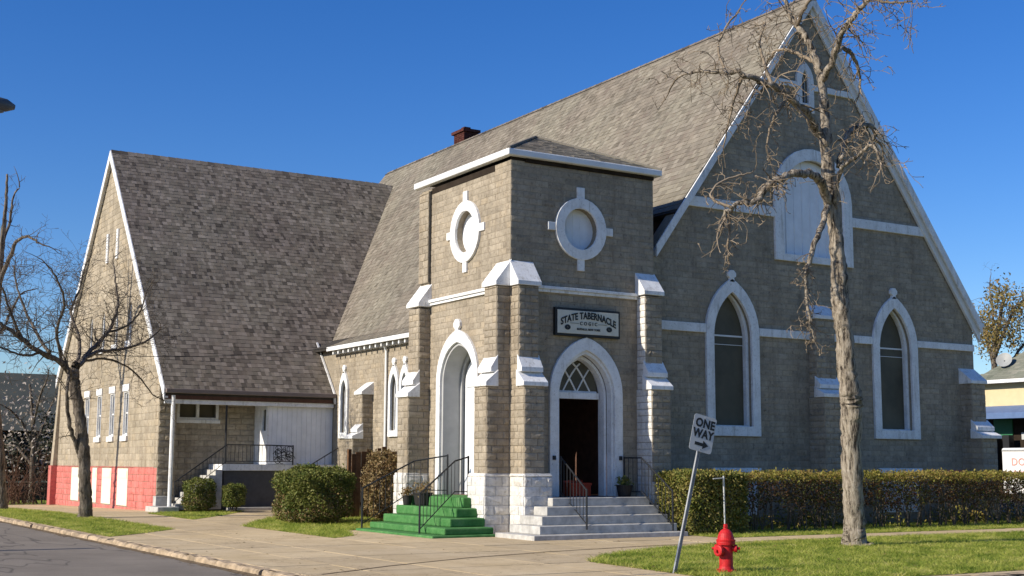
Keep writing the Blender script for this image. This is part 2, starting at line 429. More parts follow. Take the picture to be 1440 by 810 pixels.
# roads
KX, KY = -8.6, -13.0
def sheet(name, quads, mat, z):
    m = MB()
    for (x0, x1, y0, y1) in quads:
        yy = sorted({y0, y1} | {v for v in (18, 60, 140) if y0 < v < y1})
        for a, b in zip(yy[:-1], yy[1:]):
            m.add([(x0, a, z+gz(a)), (x1, a, z+gz(a)), (x1, b, z+gz(b)), (x0, b, z+gz(b))], [(0, 1, 2, 3)])
    return tag(m.build(name, mat, org=(quads[0][0], 0, z), fix=False), kind='structure')
sheet('road', [(-17.6, -4.4, -9, 300), (-400, 400, -21.5, -9)], M['asphalt'], -.10)
# pavement base: follows the kerb with a rounded corner
cr = 4.2
arc = [(KX+cr-cr*math.cos(t), KY+cr-cr*math.sin(t)) for t in np.linspace(0, PI/2, 10)]
kerbline = [(KX, 220), (KX, 140), (KX, 60), (KX, 18)]+[(KX, y) for y in np.arange(16, -8.7, -1.6)]+arc+[(0, KY), (40, KY), (200, KY)]
pb = MB()
Zp = -.016
base = [p for p in kerbline if p[1] <= 18]
poly = base+[(200, 18)]
tri = tessellate_polygon([[Vector((x+.08 if i < 1e9 else x, y, 0)) for i, (x, y) in enumerate(poly)]])
pb.add([(x+.08, y, Zp) for x, y in poly], tri)
pb.add([(KX+.08, 18, Zp), (200, 18, Zp), (200, 220, Zp+gz(220)), (KX+.08, 220, Zp+gz(220))], [(0, 1, 2, 3)])
tag(pb.build('pavement_bed', simple('joint_dirt', (.06, .045, .03), .95, .1, .3, 6), org=(0, 0, 0), fix=False), kind='structure')
# kerb: pieces about 1.6 m long, each worn and settled a little differently
kerb = bpy.data.objects.new('kerb', None); COL.objects.link(kerb); WLOC[kerb] = Vector((KX, 0, 0)); kerb.location = (KX, 0, 0); tag(kerb, kind='structure')
def kerb_piece(p, q, i):
    p, q = Vector((*p, gz(p[1]))), Vector((*q, gz(q[1]))); t = (q-p).normalized(); n = Vector((-t.y, t.x, 0))
    rr = random.Random(i*3+1)
    m = MB(); g = .012; w = .16
    a, b = p+t*g, q-t*g
    cnt = max(3, int((b-a).length/.22)); ring = []
    for k in range(cnt+1):
        c = a.lerp(b, k/cnt); j = rr.uniform(-.03, .03); h = rr.uniform(-.03, .008)-(.025 if rr.random() < .15 else 0)
        ring.append([c+n*w+Vector((0, 0, .001+h*.2)), c+n*(.02+j)+Vector((0, 0, h)), c+n*(-.012+j)+Vector((0, 0, -.03+h)), c+n*(-.03+j)+Vector((0, 0, -.17)), c+n*w+Vector((0, 0, -.17))])
    for r_ in ring: m.v += [tuple(x) for x in r_]
    for k in range(cnt):
        for e in range(5):
            f = (e+1) % 5; m.f.append((k*5+e, k*5+f, (k+1)*5+f, (k+1)*5+e))
    m.f += [(0, 1, 2, 3, 4), tuple(cnt*5+e for e in range(5))]
    m.build('kerb_stone', M['kerb'], kerb, org=p)
kp = [(KX, y) for y in np.arange(46, -8.9, -1.55)]+arc[1:]+[(x, KY) for x in np.arange(-2.8, 14, 1.6)]
for i in range(len(kp)-1): kerb_piece(kp[i], kp[i+1], i)
jl = [(-8.2, -8.15), (-6.6, -7.15), (-4.6, -6.15), (-2.4, -5.45), (.2, -4.9), (3.2, -4.62), (8, -4.5)]
jm = MB()
for (ax_, ay_), (bx_, by_) in zip(jl[:-1], jl[1:]):
    jm.add([(ax_, ay_-.035, .006), (bx_, by_-.03, .006), (bx_, by_+.03, .006), (ax_, ay_+.035, .006)], [(0, 1, 2, 3)])
tag(jm.build('pavement_joint', simple('tarred_joint', (.15, .105, .065), .95, .1, .3, 6), org=(0, 0, 0), fix=False), kind='structure')
gt = MB(); ys_ = np.arange(-8.6, 40, .35); wds = [.16+.12*mnoise.noise(Vector((y*.9, 0, 3)))+.05*mnoise.noise(Vector((y*4, 0, 9))) for y in ys_]
for k in range(len(ys_)-1):
    a, b = ys_[k], ys_[k+1]
    gt.add([(KX-.02, a, -.094+gz(a)), (KX-.03-max(.03, wds[k]), a, -.0955+gz(a)), (KX-.03-max(.03, wds[k+1]), b, -.0955+gz(b)), (KX-.02, b, -.094+gz(b))], [(0, 1, 2, 3)])
tag(gt.build('gutter_grit', simple('gutter_grit', (.17, .125, .075), .95, .1, .5, 8, bmp=.6, bscale=40), org=(KX, 0, -.1), fix=False), 'brown grit lying in the gutter along the kerb', kind='stuff')
# grass patches
GP = {
 'verge': [(-3.2, -7.9), (-2.4, -7.0), (-1.5, -6.35), (0, -5.65), (1.8, -5.15), (5.8, -4.75), (34, -4.8), (34, -12.62), (2.0, -12.62), (-2.9, -12.62), (-3.45, -11)],
 'hedge_strip': [(3.62, -3.35), (34, -3.2), (34, .2), (3.75, .2)],
 'kerb_verge': [(-8.4, 3.2), (-7.3, 4.35), (-6.1, 5.9), (-6.12, 12), (-6.2, 18), (-6.3, 34), (-8.42, 34), (-8.42, 18)],
 'lawn': [(-4.2, .5), (-3.4, 1.2), (-2.6, 3.45), (-.05, 3.45), (-.05, 4.8), (3.7, 4.8), (3.7, 15.8), (1.6, 16.0), (-1.2, 11.8), (-3.0, 8.8), (-4.12, 6.5)],
 'porch_lawn': [(-4.05, 10.9), (-2.2, 13.6), (-.3, 16.9), (-2.9, 16.9), (-3.9, 16.0)],
 'far_lawn': [(-6.2, 34.5), (30, 34.5), (30, 62), (-8.4, 62), (-8.4, 34.5)],
}
def in_grass(p): return any(inside(p, g) for g in GP.values())
gb = MB()
for nm, g in GP.items():
    t = tessellate_polygon([[Vector((x, y, 0)) for x, y in g]])
    gb.add([(x, y, .006+gz(y)) for x, y in g], t)
tag(gb.build('lawn_soil', M['turf'], org=(0, 0, 0), fix=False), kind='structure')
# paving slabs clipped to what the grass leaves free
def clip(poly, ax, lim, keep_less):
    o = []
    for i in range(len(poly)):
        a, b = poly[i-1], poly[i]
        ia = (a[ax] <= lim) == keep_less or a[ax] == lim; ib = (b[ax] <= lim) == keep_less or b[ax] == lim
        if ia != ib:
            t = (lim-a[ax])/(b[ax]-a[ax]); o.append((a[0]+(b[0]-a[0])*t, a[1]+(b[1]-a[1])*t))
        if ib: o.append(b)
    return o
pave = bpy.data.objects.new('pavement', None); COL.objects.link(pave); WLOC[pave] = Vector((0, 0, 0)); tag(pave, kind='structure')
kin = [(x+.165 if y > KY+cr else x+.11, y+(.165 if y < KY+.01 else .11 if y < KY+cr else 0)) for x, y in kerbline if y <= 60]+[(60, 60)]
kin = [(max(x, KX+.165), max(y, KY+.165)) for x, y in kin]
ybounds = [-13, -11.2, -9.6, -7.9, -6.4, -4.8, -3.3, -1.8]+list(np.arange(0, 36, 1.7))
xbounds = [-8.6, -7.3, -6.1, -4.12, -2.6, -1.0, .6, 2.2, 3.7]+list(np.arange(5.3, 34, 1.6))
for i in range(len(xbounds)-1):
    for j in range(len(ybounds)-1):
        x0, x1, y0, y1 = xbounds[i], xbounds[i+1], ybounds[j], ybounds[j+1]
        cs = [(x0+(x1-x0)*a, y0+(y1-y0)*b) for a in (.02, .5, .98) for b in (.02, .5, .98)]
        if all(in_grass(c) for c in cs): continue
        if x0 > 3.5 and y0 > -3.4: continue
        if x0 > -.3 and y0 > 0 and y0 < 4.5: continue
        if y0 > 17 and x0 > -3.5: continue
        g = .012
        q = kin
        for ax, lim, less in ((0, x0+g, False), (0, x1-g, True), (1, y0+g, False), (1, y1-g, True)):
            q = clip(q, ax, lim, less)
            if len(q) < 3: break
        if len(q) < 3: continue
        tz = random.uniform(-.0025, .0025)
        m = MB(); n = len(q)
        tri = tessellate_polygon([[Vector((*p, 0)) for p in q]])
        m.add([(*p, tz+gz(p[1])) for p in q]+[(*p, -.05+gz(p[1])) for p in q], [tuple(t) for t in tri]+[(a, (a+1) % n, (a+1) % n+n, a+n) for a in range(n)])
        m.build('paving_slab', M['concrete'], pave, org=(x0, y0, -.05))
# pavement across the street (left, out of the picture mostly)
sheet('far_pavement', [(-30, -17.75, -9, 200)], M['concrete'], 0.0)

def blades(name, poly, dens, h0, h1, near=None):
    P = np.array(poly); lo, hi = P.min(0), P.max(0)
    hi = np.minimum(hi, [26, 48])
    n = int((hi-lo).prod()*dens)
    q = rng.uniform(lo, hi, (n, 2)); q = q[inside_np(q, poly)]
    cl = np.sin(q[:,0]*3.1+np.sin(q[:,1]*2.3)*1.7)*np.sin(q[:,1]*2.7+1.3)+rng.normal(0, .6, len(q))
    n = len(q); a = rng.uniform(0, 2*PI, n); h = rng.uniform(h0, h1, n)*(1+.25*np.clip(cl, -1, 1.2))
    q = q+rng.normal(0, .045, q.shape); w = rng.uniform(.006, .011, n); d = np.stack([np.cos(a), np.sin(a)], 1); lean = rng.normal(0, .075, (n, 2))
    z = .004+np.minimum(0, -.015*(q[:,1]-18))
    v = np.zeros((n, 3, 3), np.float32)
    v[:,0,:2] = q-d*w[:,None]; v[:,1,:2] = q+d*w[:,None]; v[:,2,:2] = q+lean
    v[:,0,2] = z; v[:,1,2] = z; v[:,2,2] = z+h
    return v.reshape(-1, 3)
gv = [blades('v', GP['verge'], 900, .035, .075), blades('v', GP['hedge_strip'], 420, .03, .07), blades('v', GP['kerb_verge'], 420, .03, .07),
      blades('v', GP['lawn'], 420, .04, .09), blades('v', GP['porch_lawn'], 420, .03, .07), blades('v', GP['far_lawn'], 40, .05, .1)]
gv = np.concatenate(gv)
tag(np_obj('grass', gv, np.arange(len(gv)).reshape(-1, 3), M['grass'], None, 'stuff', (0, 0, 0)), 'short spring grass on the verges and lawns')

fl_ = []
for nm, dn in (('verge', 3.0), ('kerb_verge', 3.0), ('lawn', 2.5), ('hedge_strip', 4)):
    P = np.array(GP[nm]); lo, hi = P.min(0), np.minimum(P.max(0), [22, 34]); q = rng.uniform(lo, hi, (int((hi-lo).prod()*dn), 2)); q = q[inside_np(q, GP[nm])]; fl_.append(np.c_[q, rng.uniform(.03, .06, len(q))])
q = np.c_[rng.uniform(KX-.35, KX-.03, 260), rng.uniform(-8, 34, 260)]; fl_.append(np.c_[q, np.full(260, -.09)+np.minimum(0, -.015*(q[:,1]-18))])
q = np.c_[rng.uniform(-8.3, 3, 130), rng.uniform(-8, 4, 130)]; q = q[~((q[:,0] > -2.6) & (q[:,1] > -2.7))]; fl_.append(np.c_[q, np.full(len(q), .012)])
c = np.concatenate(fl_); n = len(c); th = rng.uniform(0, 2*PI, n); sz = rng.uniform(.018, .04, n)
d1 = np.stack([np.cos(th), np.sin(th), rng.uniform(-.25, .25, n)], 1)*sz[:,None]; d2 = np.stack([-np.sin(th), np.cos(th), rng.uniform(-.25, .25, n)], 1)*sz[:,None]*.6
tag(np_obj('fallen_leaves', np.stack([c-d1, c+d2, c+d1, c-d2], 1).reshape(-1, 3), np.arange(4*n).reshape(-1, 4), M['dry'], None, 'stuff', (0, 0, 0)), 'brown fallen leaves scattered over the grass and gutter')

# ------------------------------------------------------------------ masonry helpers
def arch(cx, w, z0, zs, za, n=9):
    """gothic arch outline from bottom left, over the point, to bottom right"""
    h = za-zs; r = (w*w+h*h)/(2*w); a1 = math.atan2(h, r-w) if r > w else PI/2
    L_ = [(cx-w, z0)]
    for i in range(n+1):
        t = a1*i/n; L_.append((cx+(-w+r-r*math.cos(t)), zs+r*math.sin(t)))
    R_ = [(2*cx-a, b) for a, b in reversed(L_[:-1])]
    return L_+R_
def spans(polys, b0, b1):
    res = None
    for b in (b0+.004, (b0+b1)/2, b1-.004):
        xs = []
        for poly in polys:
            for i in range(len(poly)):
                (a0, c0), (a1, c1) = poly[i-1], poly[i]
                if (c0 > b) != (c1 > b): xs.append(a0+(a1-a0)*(b-c0)/(c1-c0))
        xs.sort(); iv = [(xs[i], xs[i+1]) for i in range(0, len(xs)-1, 2)]
        if res is None: res = iv
        else:
            o = []
            for p, q in res:
                for s, t in iv:
                    if min(q, t)-max(p, s) > .03: o.append((max(p, s), min(q, t)))
            res = o
    return res
BLK = []       # (frame, a0,a1,b0,b1, proud, parent, material)
def facing(fr, outline, holes, parent, mat, L=.36, h=.155, proud=.009, z0=None, seed=0, sh=None):
    rr = random.Random(seed)
    zs = [b for a, b in outline]; lo, hi = min(zs), max(zs)
    k = 0; b = lo if z0 is None else z0
    while b < hi-.03:
        t = min(b+h, hi)
        for p, q in spans([outline]+holes, b, t):
            a = p; first = True
            step = L*(.5 if k % 2 else 1)
            while a < q-.001:
                e = a+(step if first else L)*(1+rr.uniform(-.06, .06)); first = False
                if q-e < .1: e = q
                BLK.append((fr, a, e, b, t, proud*rr.uniform(.55, 1.5), parent, mat)); a = e
        b = t; k += 1
def block_geo(a0, a1, b0, b1, p, rr, g=.0025, ins=.010):
    a0 += g; a1 -= g; b0 += g; b1 -= g; j = lambda s: rr.uniform(-s, s)
    v = [(a0, b0, -.006), (a1, b0, -.006), (a1, b1, -.006), (a0, b1, -.006)]
    if p < .016: ins = .006
    i = min(ins, (a1-a0)*.2, (b1-b0)*.2)
    v += [(a0+i+j(i*.5), b0+i+j(i*.5), p*.55), (a1-i+j(i*.5), b0+i+j(i*.5), p*.55), (a1-i+j(i*.5), b1-i+j(i*.5), p*.55), (a0+i+j(i*.5), b1-i+j(i*.5), p*.55)]
    mb = (b0+b1)/2; w = a1-a0
    v += [(a0+w*.28+j(w*.08), mb+j((b1-b0)*.15), p*(1+j(.3))), (a0+w*.72+j(w*.08), mb+j((b1-b0)*.15), p*(1+j(.3)))]
    f = [(0, 1, 5, 4), (1, 2, 6, 5), (2, 3, 7, 6), (3, 0, 4, 7), (4, 5, 9, 8), (5, 6, 9), (6, 7, 8, 9), (7, 4, 8)]
    return v, f
def finish_blocks():
    """the 300 that show largest become objects of their own, the rest one part of each wall"""
    def size(k):
        fr, a0, a1, b0, b1, p, par, mat = BLK[k]
        c = Vector(fr((a0+a1)/2, (b0+b1)/2, 0)); d = c-CAM; l = d.length
        s = CR.dot(d)/_F.dot(d)*FPX, CD.dot(d)/_F.dot(d)*FPX
        if abs(s[0]) > 715 or abs(s[1]) > 400: return 0
        if b1 < 1.5 and a0 > 3.7 and fr.n.y < 0: return 0       # behind the hedge
        return (a1-a0)*(b1-b0)*abs(fr.n.dot(d))/l**3
    order = sorted(range(len(BLK)), key=size, reverse=True)
    # spread the chosen ones over every visible wall: largest first
    chosen = set(order[:300])
    var = {}
    for k in sorted(chosen):
        fr, a0, a1, b0, b1, p, par, mat = BLK[k]
        key = (mat.name, k % 10)
        if key not in var:
            rr = random.Random(k % 10)
            v, f = block_geo(0, .42, 0, .2, .024, rr)
            me = bpy.data.meshes.new('block'); me.from_pydata(v, [], f); me.materials.append(mat)
            bm = bmesh.new(); bm.from_mesh(me); bmesh.ops.recalc_face_normals(bm, faces=bm.faces); bm.to_mesh(me); bm.free()
            var[key] = me
        o = bpy.data.objects.new('block', var[key]); COL.objects.link(o); o.parent = par
        w = Vector(fr(a0, b0, 0)); u, n = fr.u, fr.n
        su, sv, sn = (a1-a0)/.42, (b1-b0)/.2, p/.024
        M4 = Matrix(((u.x*su, 0, n.x*sn, w.x), (u.y*su, 0, n.y*sn, w.y), (0, sv, 0, w.z), (0, 0, 0, 1)))
        o.matrix_local = Matrix.Translation(-WLOC[par]) @ M4
        WLOC[o] = w
    groups = {}
    for k, bl in enumerate(BLK):
        if k not in chosen: groups.setdefault((bl[6].name, bl[7].name), []).append(bl)
    for (pn, mn), bl in groups.items():
        m = MB(); rr = random.Random(len(bl))
        for fr, a0, a1, b0, b1, p, par, mat in bl:
            v, f = block_geo(a0, a1, b0, b1, p, rr)
            m.add([fr(*q) for q in v], f)
        tag(m.build('block_facing', bl[0][7], bl[0][6]), kind='stuff')
def wall(name, fr, outline, holes, thick, mat, parent):
    m = MB(fr); loops = [outline]+holes
    flat = [p for l in loops for p in l]; n = len(flat)
    tri = tessellate_polygon([[Vector((a, b, 0)) for a, b in l] for l in loops])
    fs = [tuple(t) for t in tri]+[tuple(i+n for i in t) for t in tri]; k = 0
    for l in loops:
        e = len(l)
        fs += [(k+i, k+(i+1) % e, k+(i+1) % e+n, k+i+n) for i in range(e)]
        k += e
    m.add([m.P(a, b, 0) for a, b in flat]+[m.P(a, b, -thick) for a, b in flat], fs)
    return m.build(name, mat, parent)
SHG = []      # shingles: (point low-left, along vec, up vec, normal, parent, mat)
def shingles(p0, u, up, width, length, keep, parent, mat, L=.2, ex=.165, seed=0):
    """courses of tabs from the eave line p0 (along u) up the slope"""
    u, up = Vector(u).normalized(), Vector(up).normalized(); n = u.cross(up).normalized()
    if n.z < 0: n = -n
    p0 = Vector(p0); rr = random.Random(seed); k = 0; t = 0.0
    while t < length-.02:
        a = -L*rr.random()
        while a < width:
            w = L*rr.uniform(.6, 1.4)
            x0, x1 = max(0, a), min(width, a+w)
            if x1-x0 > .05:
                c = p0+u*((x0+x1)/2)+up*(t+ex/2)
                if keep is None or keep(c): SHG.append((p0+u*x0+up*t, u*(x1-x0), up*min(ex+.02, length-t), n, parent, mat, rr.uniform(.007, .02)))
            a += w
        t += ex; k += 1
def finish_shingles():
    def size(k):
        p, u, up, n, par, mat, th = SHG[k]
        d = p-CAM; q = _F.dot(d); s = CR.dot(d)/q*FPX, CD.dot(d)/q*FPX
        if abs(s[0]) > 715 or abs(s[1]) > 400: return 0
        f = -n.dot(d)/d.length
        if f < .02: return 0
        return u.length*up.length*f/d.length**2
    order = sorted(range(len(SHG)), key=size, reverse=True); chosen = set(order[:300])
    def geo(u, up, n, th):
        return [Vector((0, 0, 0)), u, u+up, up, n*th, u+n*th, u+up+n*.004, up+n*.004], [(4, 5, 6, 7), (0, 1, 5, 4), (0, 4, 7, 3), (1, 2, 6, 5)]
    var = {}
    for k in sorted(chosen):
        p, u, up, n, par, mat, th = SHG[k]
        if mat.name not in var:
            v, f = geo(Vector((1, 0, 0)), Vector((0, 1, 0)), Vector((0, 0, 1)), 1.0)
            v[6] = Vector((1, 1, .3)); v[7] = Vector((0, 1, .3))
            me = bpy.data.meshes.new('shingle'); me.from_pydata([tuple(x) for x in v], [], f); me.materials.append(mat); var[mat.name] = me
        o = bpy.data.objects.new('shingle', var[mat.name]); COL.objects.link(o); o.parent = par
        nn = n*th
        M4 = Matrix(((u.x, up.x, nn.x, p.x), (u.y, up.y, nn.y, p.y), (u.z, up.z, nn.z, p.z), (0, 0, 0, 1)))
        o.matrix_local = Matrix.Translation(-WLOC[par]) @ M4; WLOC[o] = p
    groups = {}
    for k, s in enumerate(SHG):
        if k not in chosen: groups.setdefault((s[4].name, s[5].name), []).append(s)
    for key, sl_ in groups.items():
        m = MB()
        for p, u, up, n, par, mat, th in sl_:
            v, f = geo(u, up, n, th); m.add([p+x for x in v], f)
        tag(m.build('shingle_courses', sl_[0][5], sl_[0][4], fix=False), kind='stuff')

# ------------------------------------------------------------------ the church
ch = thing('church', 'tan and grey painted stone church with square corner tower, steep shingle roofs and white trim', 'church', (0, 0, 0))
TW, TD, TH = 4.3, 4.65, 8.96
FT, FL = ffront(0), fleft(0)
# --- tower walls
fd_out = arch(2.17, 1.08, .86, 3.35, 4.74)         # front door surround outer
fd_in = arch(2.17, .84, .86, 3.3, 4.42)
ld_out = arch(2.52, 1.08, .85, 3.75, 5.02)
ld_in = arch(2.52, .88, .85, 3.7, 4.70)
def oval(cx, cz, w, h, n=28): return [(cx+w*math.sin(2*PI*i/n), cz+h*math.cos(2*PI*i/n)) for i in range(n)]
ov_in = oval(2.02, 7.43, .50, .52); ov_out = oval(2.02, 7.43, .76, .78)
ovl_in = oval(2.18, 7.50, .50, .54); ovl_out = oval(2.18, 7.50, .76, .80)
o_front = [(0, 0), (TW, 0), (TW, TH), (0, TH)]
o_left = [(0.0, 0), (TD, 0), (TD, TH), (0.0, TH)]
tw = wall('tower_wall', FT, o_front, [fd_in, ov_in], .3, M['joint'], ch)
twl = wall('tower_wall', frame((0, .302, 0), (0, 1, 0), (-1, 0, 0)), [(0, 0), (TD-.302, 0), (TD-.302, TH), (0, TH)], [[(a-.302, b) for a, b in ld_in], [(a-.302, b) for a, b in ovl_in]], .3, M['joint'], ch)
rw = MB(); rw.box(TW-.3, TW-.001, .302, TD, 0, TH); rw.box(.302, TW-.302, TD-.3, TD-.001, 0, TH); rw.build('tower_wall', M['joint'], ch)
facing(FT, o_front, [fd_out, ov_out], tw, M['stone'], seed=1)
facing(FL, o_left, [ld_out, ovl_out], twl, M['stone'], seed=2)
# vestibule floor, ceiling and back wall are dark
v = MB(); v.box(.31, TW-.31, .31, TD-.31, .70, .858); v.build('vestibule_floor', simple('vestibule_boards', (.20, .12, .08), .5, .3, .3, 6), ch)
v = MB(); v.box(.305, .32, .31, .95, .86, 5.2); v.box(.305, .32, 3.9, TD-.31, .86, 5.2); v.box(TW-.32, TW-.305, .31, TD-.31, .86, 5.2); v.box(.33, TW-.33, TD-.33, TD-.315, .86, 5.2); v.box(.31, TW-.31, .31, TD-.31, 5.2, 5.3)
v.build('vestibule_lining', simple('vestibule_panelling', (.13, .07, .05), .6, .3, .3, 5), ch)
# --- string course on the tower
b = MB(FT); b.box(.58, 3.74, 5.78, 5.85, 0, .06); b.box(.58, 3.74, 5.853, 5.93, 0, .10); b.build('string_course', M['white'], ch, .008)
b = MB(FL); b.box(.60, 4.05, 5.78, 5.85, 0, .06); b.box(.60, 4.05, 5.853, 5.93, 0, .10); b.build('string_course', M['white'], ch, .008)
# --- buttresses: two stages with sloped white caps on a white plinth
def cap(fr, a0, a1, zt, zb, d0, d1, name='buttress_cap', parent=ch):
    o = .06
    if d0 > .1:
        zm = zt-(zt-zb)*.48; dm = d0+(d1-d0)*.45
        m = MB(fr); m.hexa([(a0-.02, zm-.06, d0-.03), (a1+.02, zm-.06, d0-.03), (a1+.02, zm-.06, dm+.05), (a0-.02, zm-.06, dm+.05), (a0-.02, zt, d0-.03), (a1+.02, zt, d0-.03), (a1+.02, zm+.05, dm+.05), (a0-.02, zm+.05, dm+.05)]); m.build(name, M['white'], parent, .012)
        zt = zm-.004
    m = MB(fr)
    m.hexa([(a0-o, zb, d0-.02), (a1+o, zb, d0-.02), (a1+o, zb, d1+o), (a0-o, zb, d1+o),
            (a0-o, zt, d0-.02), (a1+o, zt, d0-.02), (a1+o, zt-.001, d0+.07), (a0-o, zt-.001, d0+.07)][:4] +
           [(a0-o, zt, d0-.02), (a1+o, zt, d0-.02), (a1+o, zb+.10, d1+o), (a0-o, zb+.10, d1+o)])
    return m.build(name, M['white'], parent, .012)
def buttress(fr, a0, a1, stages, caps, plinth=None, mat=None, low=0.0, seed=0, sides=(True, True), cheek=None):
    """stages: (z0,z1,depth,widen); facing blocks on the end and both cheeks"""
    mat = mat or M['stone']
    m = MB(fr)
    for z0, z1, d, e in stages: m.box(a0-e, a1+e, z0, z1, -.02, d)
    o = m.build('buttress', M['joint'], ch)
    for i, (z0, z1, d, e) in enumerate(stages):
        end = frame(Vector(fr(0, 0, d)), fr.u, fr.n)
        facing(end, [(a0-e, z0), (a1+e, z0), (a1+e, z1), (a0-e, z1)], [], o, mat,  .34, .165, .02, seed=seed+i)
        A = frame(Vector(fr(a0-e, 0, 0)), fr.n, -fr.u); B = frame(Vector(fr(a1+e, 0, 0)), fr.n, fr.u)
        for ok, f2 in zip(sides, (A, B)):
            if ok: facing(f2, [(0, z0), (d, z0), (d, z1), (0, z1)], [], o, cheek if cheek and f2 is A else mat,  .34, .165, .02, seed=seed+10+i)
    for c in caps: cap(fr, *c)
    if plinth:
        z1, d, p0, p1 = plinth
        q = MB(fr)
        q.box(p0, p1, low, z1, -.02, d); po = q.build('plinth', M['plinth'], ch, .03)
        for f2, w in ((frame(Vector(fr(0, 0, d)), fr.u, fr.n), (p0, p1)), (frame(Vector(fr(p0, 0, 0)), fr.n, -fr.u), (0.02, d)), (frame(Vector(fr(p1, 0, 0)), fr.n, fr.u), (0.02, d))):
            facing(f2, [(w[0], low+.02), (w[1], low+.02), (w[1], z1-.03), (w[0], z1-.03)], [], po, M['plinth'], .4, .22, .028, seed=seed+30)
    return o
# near corner: one to the street front (B), one to the side (A)
buttress(FT, 0.03, .58, [(1.4, 3.48, .60, .0), (3.48, 5.85, .34, 0)], [(.03, .58, 6.52, 5.86, 0, .34), (.03, .60, 4.22, 3.45, .33, .60)], (1.42, .66, -.002, .76), seed=40)
buttress(FL, 0.03, .60, [(1.4, 3.48, .62, .0), (3.48, 5.85, .36, 0)], [(.03, .60, 6.52, 5.86, 0, .36), (.03, .62, 4.22, 3.45, .35, .62)], (1.42, .68, -.002, .78), seed=50)
# right end of the street front
buttress(FT, 3.76, 4.28, [(.2, 3.5, .62, .03), (3.5, 5.85, .34, 0)], [(3.76, 4.28, 6.5, 5.88, 0, .34), (3.73, 4.31, 4.22, 3.48, .33, .62)], (1.22, .66, 3.70, 4.36), seed=60, cheek=M['plinth'])
# far end of the sunlit side
buttress(FL, 4.08, 4.66, [(1.0, 3.4, .62, 0), (3.4, 5.7, .34, 0)], [(4.08, 4.66, 6.4, 5.75, 0, .34), (4.08, 4.68, 4.1, 3.36, .33, .62)], (1.40, .68, 4.05, 4.72), seed=70)
# --- tower roof: low hipped, with a box gutter
tr = MB(); e = .16
tr.add([(-e, -e, 9.18), (TW+e, -e, 9.18), (TW+e, TD+e, 9.18), (-e, TD+e, 9.18), (2.15, 2.3, 10.28)], [(0, 1, 4), (1, 2, 4), (2, 3, 4), (3, 0, 4), (0, 1, 2, 3)])
trf = tr.build('tower_roof', M['roofdark'], ch)
apex = Vector((2.15, 2.3, 10.285))
def hip_tabs(c0, c1, seed):
    c0, c1 = Vector(c0), Vector(c1); u = (c1-c0).normalized(); mid = c0+u*(apex-c0).dot(u); up = apex-mid; w = (c1-c0).length; f = (mid-c0).length; ln = up.length
    def keep(c):
        t = (c-c0).dot(up.normalized())/ln; a = (c-c0).dot(u)
        return f*t-.05 < a < w-(w-f)*t+.05
    shingles(c0, u, up, w, ln, keep, trf, M['shingle'], seed=seed)
hip_tabs((-e, -e, 9.185), (TW+e, -e, 9.185), 5); hip_tabs((-e, TD+e, 9.185), (-e, -e, 9.185), 6)
g = MB()
for a, bb in (((-e, -e), apex), ((TW+e, -e), apex)):
    g.tube([(a[0], a[1], 9.2), (bb.x, bb.y, bb.z+.01)], .045, 6)
g.build('hip_cap', M['shingle'], trf)
g = MB()
for (x0, x1, y0, y1) in ((-.18, TW+.18, -.18, -.0), (-.18, 0, 0.0005, TD+.18), (TW, TW+.18, .0005, TD+.18)):
    g.box(x0, x1, y0, y1, 9.03, 9.20)
g.build('tower_gutter', M['gutter'], ch, .03)
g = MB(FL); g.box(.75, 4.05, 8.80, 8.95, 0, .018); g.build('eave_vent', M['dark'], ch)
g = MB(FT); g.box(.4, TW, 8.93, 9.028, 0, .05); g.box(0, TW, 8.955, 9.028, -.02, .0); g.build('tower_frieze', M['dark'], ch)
# above, a dark strip put in as shade under the gutter; here the slit by the far pilaster
g = MB(FL); g.box(4.07, 4.10, 6.1, 8.9, 0, .03); g.build('pilaster_joint', M['black'], ch)
q = MB(FL); q.box(4.12, 4.66, 6.42, 8.89, .0, .07); pq = q.build('tower_pilaster', M['joint'], ch)
facing(frame(Vector(FL(0, 0, .07)), FL.u, FL.n), [(4.12, 6.42), (4.66, 6.42), (4.66, 8.88), (4.12, 8.88)], [], pq, M['stone'], .3, .2, .02, seed=91)
# --- ovals
def oval_window(fr, cx, cz, oo, ii, seed):
    m = MB(fr); m.ring(oo, ii, -.02, .07)
    for da, db, wa, wb in ((0, .90, .11, .15), (0, -.90, .10, .15), (.84, 0, .13, .10), (-.84, 0, .13, .10)):
        m.box(cx+da-wa, cx+da+wa, cz+db-wb, cz+db+wb, -.02, .055)
    w = m.build('oval_window', M['white'], ch, .008)
    p = MB(fr); p.prism(ii, -.2, -.17); p.build('board', M['whitewood'], w)
    p = MB(fr)
    for k in range(1, 5): p.box(cx-.5+.2*k-.008, cx-.5+.2*k+.008, cz-.42, cz+.42, -.17, -.162)
    p.build('batten', M['whitewood'], w)
oval_window(FT, 2.02, 7.43, ov_out, ov_in, 0); oval_window(FL, 2.18, 7.5, ovl_out, ovl_in, 1)
